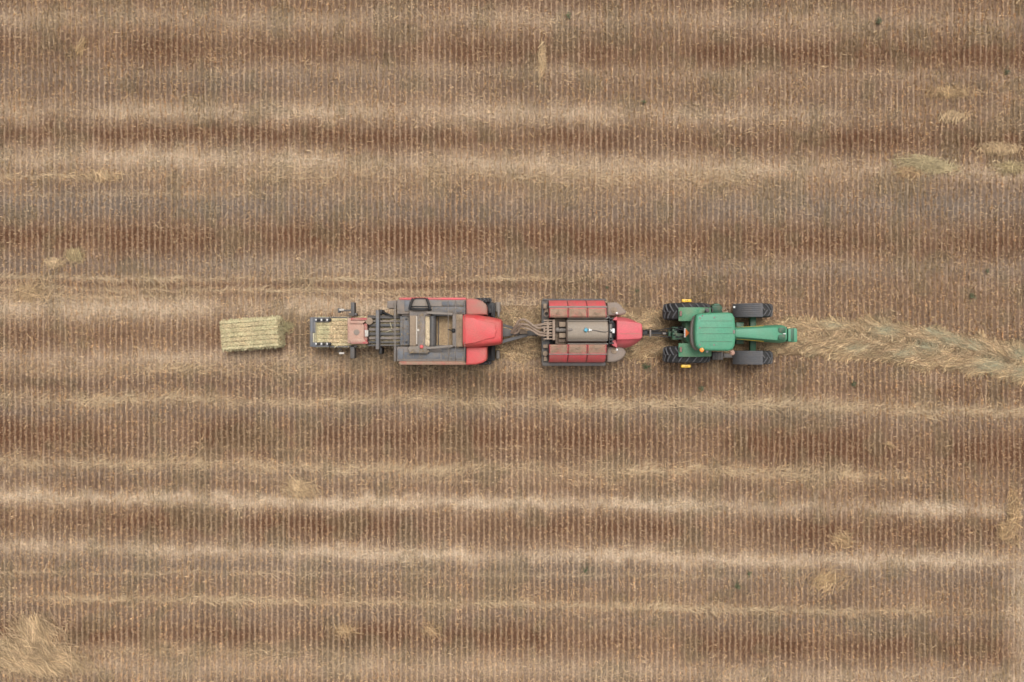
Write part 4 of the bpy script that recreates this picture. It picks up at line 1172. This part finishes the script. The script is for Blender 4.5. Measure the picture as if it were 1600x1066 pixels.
    mb = MB(); mb.fbox(F, 70, 115, 225, 275, 1.0, 1.7, .03); mb.fbox(F, 78, 110, 620, 690, .9, 1.6, .03); mb.cyl(F.p(120, 255, 1.6), F.p(180, 285, 1.6), .06); mb.tube([F.p(110, 250, 1.7), F.p(170, 270, 1.8), F.p(230, 300, 1.75)], .025); mb.build('tension_cylinder', M['black'], B)
    mb = MB(); mb.tube([F.p(200, 360, 1.75), F.p(212, 430, 1.78)], .018, 6); mb.tube([F.p(215, 440, 1.7), F.p(150, 460, 1.7)], .014, 6); mb.build('indicator_rod', M['pale_chaff'], B)
    # dusty red tension frame at the rear of the case
    mb = MB()
    mb.fprism(G, [(1225, 318), (1335, 308), (1365, 330), (1365, 476), (1330, 486), (1225, 478)], 1.5, 1.78, .04)
    tf = mb.build('tension_frame', M['pink_dusty'], B)
    mb = MB(); mb.cyl(G.p(1298, 396, 1.76), G.p(1298, 396, 1.81), .12, bev=.01); mb.build('bearing_cap', M['plastic_grey'], tf, root=B)
    mb = MB(True); mb.fbox(G, 1246, 1392, 266, 290, 1.4, 1.88, .02); mb.fbox(G, 1246, 1398, 480, 500, 1.4, 1.88, .02); mb.fbox(G, 1366, 1392, 318, 482, 1.4, 1.82, .02)
    mb.build('frame_bar', paint('rusty dusty red', (.36, .06, .06), .6, .6, dustcol=(.33, .22, .17), scale=4), tf, root=B)
    mb = MB(True); mb.fbox(G, 1216, 1250, 270, 495, 1.4, 1.74, .03); mb.fprism(G, [(1240, 446), (1360, 450), (1385, 482), (1240, 486)], 1.5, 1.86, .02); mb.fprism(G, [(1240, 292), (1385, 292), (1350, 320), (1240, 318)], 1.5, 1.85, .02); mb.build('frame_plate', M['pink_dusty'], tf, root=B)
    mb = MB(); mb.fbox(G, 1370, 1400, 375, 434, 1.7, 1.92, .01); mb.build('rear_plate', M['lens_dusty'], B)
    mb = MB(); mb.cyl(G.p(1411, 296, 1.5), G.p(1411, 296, 1.85), .155, bev=.03); mb.build('accumulator', M['brown_dusty'], B)
    # chute
    mb = MB()
    mb.fbox(G, 880, 908, 262, 525, .55, 1.50, .02); mb.fbox(G, 908, 930, 300, 400, 1.0, 1.50, .02); mb.fbox(G, 908, 1052, 262, 306, 1.42, 1.50, .01); mb.fbox(G, 908, 1052, 486, 528, 1.42, 1.50, .01)
    mb.fbox(G, 1052, 1245, 258, 266, .55, 1.4, .01); mb.fbox(G, 1052, 1245, 520, 530, .55, 1.4, .01)
    for x in (905, 990, 1075, 1160): mb.fbox(G, x, x + 25, 274, 514, .42, .52, .01)
    ch = mb.build('bale_chute', M['slate_clean'], B)
    mb = MB(); mb.fbox(G, 908, 922, 402, 486, 1.0, 1.49, .01); mb.fbox(G, 932, 937, 306, 486, 1.1, 1.47, .004); mb.build('chute_strip', M['pale_chaff'], ch, root=B)
    mb = MB(True)
    for y in (286, 500):
        for x in (935, 985, 1035): mb.cyl(G.p(x + 8, y, 1.52), G.p(x + 36, y, 1.52), .065, seg=14, bev=.01)
    mb.build('roller', M['black'], ch, root=B)
    mb = MB(True)
    for y in (286, 500):
        for x in (937, 986, 1037): mb.ball(G.p(x, y, 1.56), .042)
    mb.build('roller_cap', M['white'], ch, root=B)
    # rear lamp arms
    for (s, yy) in ((1, 195), (-1, 583)):
        mb = MB()
        if s > 0:
            mb.fbox(G, 1245, 1278, 128, 252, 1.1, 1.55, .02); mb.fbox(G, 1225, 1300, 225, 248, 1.1, 1.5, .02); mb.beam(G.p(1132, 205, 1.3), G.p(1250, 200, 1.4), .08, .08); mb.fbox(G, 1128, 1150, 180, 222, 1.15, 1.4, .02)
        else:
            mb.fbox(G, 1240, 1278, 512, 630, 1.0, 1.5, .02); mb.beam(G.p(1130, 575, 1.3), G.p(1160, 545, 1.35), .04, .04); mb.fbox(G, 1230, 1300, 512, 530, 1.1, 1.5, .02)
        a_ = mb.build('lamp_arm', M['dark'], B)
        mb = MB(); mb.fbox(G, 1140, 1186, yy - 9, yy + 9, 1.3, 1.46, .02); mb.build('lamp_board', M['lens_dusty'], a_, root=B)
    # drawbar
    D = F3
    mb = MB()
    mb.beam(D.p(60, 345, 1.0), D.p(190, 385, .85), .12, .14); mb.beam(D.p(60, 525, 1.0), D.p(330, 452, .85), .14, .14); mb.fprism(D, [(70, 375), (150, 392), (185, 410), (185, 462), (120, 470), (70, 470)], .6, 1.0, .03)
    mb.beam(D.p(180, 432, .8), D.p(500, 440, .72), .22, .16, .02)
    mb.beam(D.p(330, 452, .85), D.p(500, 432, .75), .10, .12)
    mb.build('drawbar', M['dark'], B)
    mb = MB(); mb.fprism(D, [(250, 405), (320, 395), (335, 440), (260, 445)], .8, 1.05, .02); mb.tube([D.p(190, 420, 1.1), D.p(260, 400, 1.2), D.p(330, 425, 1.15)], .025); mb.build('drawbar_bracket', M['brown_dusty'], B)
    # pick-up head, axle and wheels
    mb = MB()
    mb.fbox(F, 1200, 1290, 150, 760, .35, .75, .05); mb.fbox(F, 1248, 1272, 180, 300, .4, 1.2, .02); mb.fbox(F, 1248, 1272, 600, 722, .4, 1.2, .02)
    mb.fbox(F, 1205, 1232, 115, 150, .4, 1.3, .05); mb.fbox(F, 1140, 1215, 775, 800, .5, 1.1, .03); mb.fbox(F, 1225, 1250, 210, 262, .5, 1.5, .02)
    mb.build('pickup_head', M['black'], B)
    mb = MB(True); mb.fbox(F, 1315, 1338, 228, 300, .3, .8, .02); mb.fbox(F, 1300, 1340, 650, 740, .15, .5, .06); mb.cyl(F.p(1320, 150, .3), F.p(1320, 250, .3), .12); mb.build('gauge_skid', M['grey_dusty'], B)
    for x in (560, 780):
        for y in (185, 715): wheel(B, F.x(x, .6), F.y(y, .6), .58, .50, 16, .025, .5, 'grey_dusty')
    for (s, y) in ((1, 132), (-1, 772)): wheel(B, F.x(1170, .4), F.y(y, .4), .34, .22, 12, .02, .5, 'grey_dusty')

# ================================================================ build
ground()
tractor()
steamer()
baler()

b1 = bale('hay_bale', None, (2.36, 1.17, .88), R(4.2), "", green=.55)
b1.location = (PX(390, .9), PY(521.5, .9), .445)
tag(b1, "green yellow rectangular hay bale lying alone on the stubble behind the baler", "hay bale", "hay bales")
b2 = bale('hay_bale', None, (2.1, 1.10, .86), 0, "", tilt=R(-2.0), green=.42, dense=15000, split=-.45)
x0, x1 = F1.x(934, 1.4), F1.x(934, 1.4) + 2.1
b2.location = ((x0 + x1) / 2, F1.y(394, 1.4), .98)
tag(b2, "hay bale sliding out through the chute at the back of the baler", "hay bale", "hay bales")

windrow()
stubble()
loose_straw()

CL = "straw_clump"
clump(CL, 48, 1028, 86, 24, 7000, -30, 16, "big golden straw heap in the lower left corner of the field", (.5, 1.2), .3, pale=.35, rot=-6, mess=.1)
clump(CL, 58, 985, 40, 24, 1500, -55, 14, "ruffled golden straw fringe just above the corner heap", (.4, 1.0), .2, pale=.3, mess=.06)
clump(CL, 88, 411, 17, 7, 420, -20, 35, "small bright yellow straw tuft beside the upper left straw lines", (.2, .5), .12, pale=.35)
clump(CL, 117, 400, 13, 9, 380, -50, 30, "greenish yellow straw tuft touching the brighter tuft at left", (.25, .6), .14, green=.3)
clump(CL, 48, 455, 32, 15, 420, 30, 70, "tangled loose straw crossing the thin straw lines at far left", (.4, .9), .1, pale=.2)
clump(CL, 1446, 257, 48, 10, 1700, -6, 22, "long pale grey green hay clump above the right end of the windrow", (.35, .8), .2, green=.5, pale=.25, rot=-8)
clump(CL, 1420, 268, 26, 8, 500, 15, 40, "loose straw fringe below the grey green hay clump", (.3, .6), .1)
clump(CL, 1562, 234, 38, 10, 1700, 5, 50, "flat tan chaff heap at the right edge of the picture", (.15, .4), .2, pale=.2)
clump(CL, 1578, 262, 24, 8, 480, 15, 30, "greenish wisps of hay below the tan heap at the right edge", (.3, .6), .1, green=.35)
clump(CL, 1487, 182, 24, 9, 600, 62, 22, "yellow straw tuft combed upright in the upper right stubble", (.2, .45), .12, pale=.3)
clump(CL, 1480, 145, 42, 8, 520, -20, 40, "thin scatter of straw above the yellow upright tuft", (.3, .6), .08)
clump(CL, 470, 764, 28, 13, 560, -40, 24, "curved sheaf of straw on the pale streak below the baler chute", (.4, .9), .12, pale=.25, curve=.7)
clump(CL, 1316, 844, 18, 12, 240, -25, 20, "small fanned straw tuft in the lower right dark streak", (.3, .7), .1)
clump(CL, 1389, 695, 10, 6, 70, -10, 25, "tiny straw wisp in the brown streak below the windrow", (.2, .45), .08)
clump(CL, 1290, 905, 50, 22, 480, 55, 28, "wide combed sweep of straw in the lower right stubble", (.3, .7), .08)
clump(CL, 847, 95, 6, 32, 420, 88, 25, "narrow pale straw strip along one row near the top centre", (.2, .5), .1, pale=.2)
clump(CL, 128, 72, 5, 13, 90, 60, 14, "single curved stalk bundle in the upper left dark streak", (.4, .8), .08)
clump(CL, 160, 276, 40, 7, 280, -38, 20, "bent straw fringe at the end of the upper left straw line", (.3, .6), .08, pale=.2)
clump(CL, 1583, 800, 14, 60, 650, 80, 40, "golden straw band standing along the lower right edge", (.3, .6), .1)
clump(CL, 1572, 830, 18, 20, 420, 30, 70, "curled golden straw patch near the lower right edge", (.3, .6), .12, curve=.8)
clump(CL, 540, 985, 24, 10, 170, -15, 35, "loose straw tuft in the bottom centre dark streak", (.3, .6), .08)
clump(CL, 675, 985, 20, 12, 130, -60, 25, "leaning straw tuft right of the bottom centre tuft", (.3, .6), .08)
clump(CL, 446, 511, 13, 9, 420, -10, 55, "green hay wisps trailing from the end of the ground bale", (.12, .4), .10, green=.8, dark=.25)
clump(CL, 1005, 548, 22, 16, 420, 35, 25, "combed straw lying between the trailer and the tractor tyre", (.3, .7), .08)

weed(1371, 34, .20, "dark green weed near the top edge right of centre", .2)
weed(1571, 113, .16, "dull green weed in the upper right corner stubble", .2)
weed(1006, 160, .12, "small bright green weed above the steam trailer on a pale streak")
weed(888, 26, .14, "green weed nearest the top edge at centre")
weed(1517, 463, .15, "green weed above the windrow beside the right edge")
weed(1541, 424, .10, "faint green weed just above another weed near the windrow", .1)
weed(1095, 606, .15, "green weed in the stubble below the tractor rear tyre")
weed(1332, 600, .13, "dull green weed below the windrow", .2)
weed(1151, 915, .18, "brightest green weed in the lower right stubble")
weed(1170, 897, .13, "green weed beside the brightest weed in lower right stubble")
weed(915, 890, .13, "faint green weed in the lower centre stubble", .1)
weed(1010, 574, .22, "olive weed patch beside the trailer and tractor tyre", .1)
weed(948, 449, .10, "tiny green weed just above the steam trailer", .2)
weed(995, 455, .09, "tiny green weed above the trailer drawbar", .2)
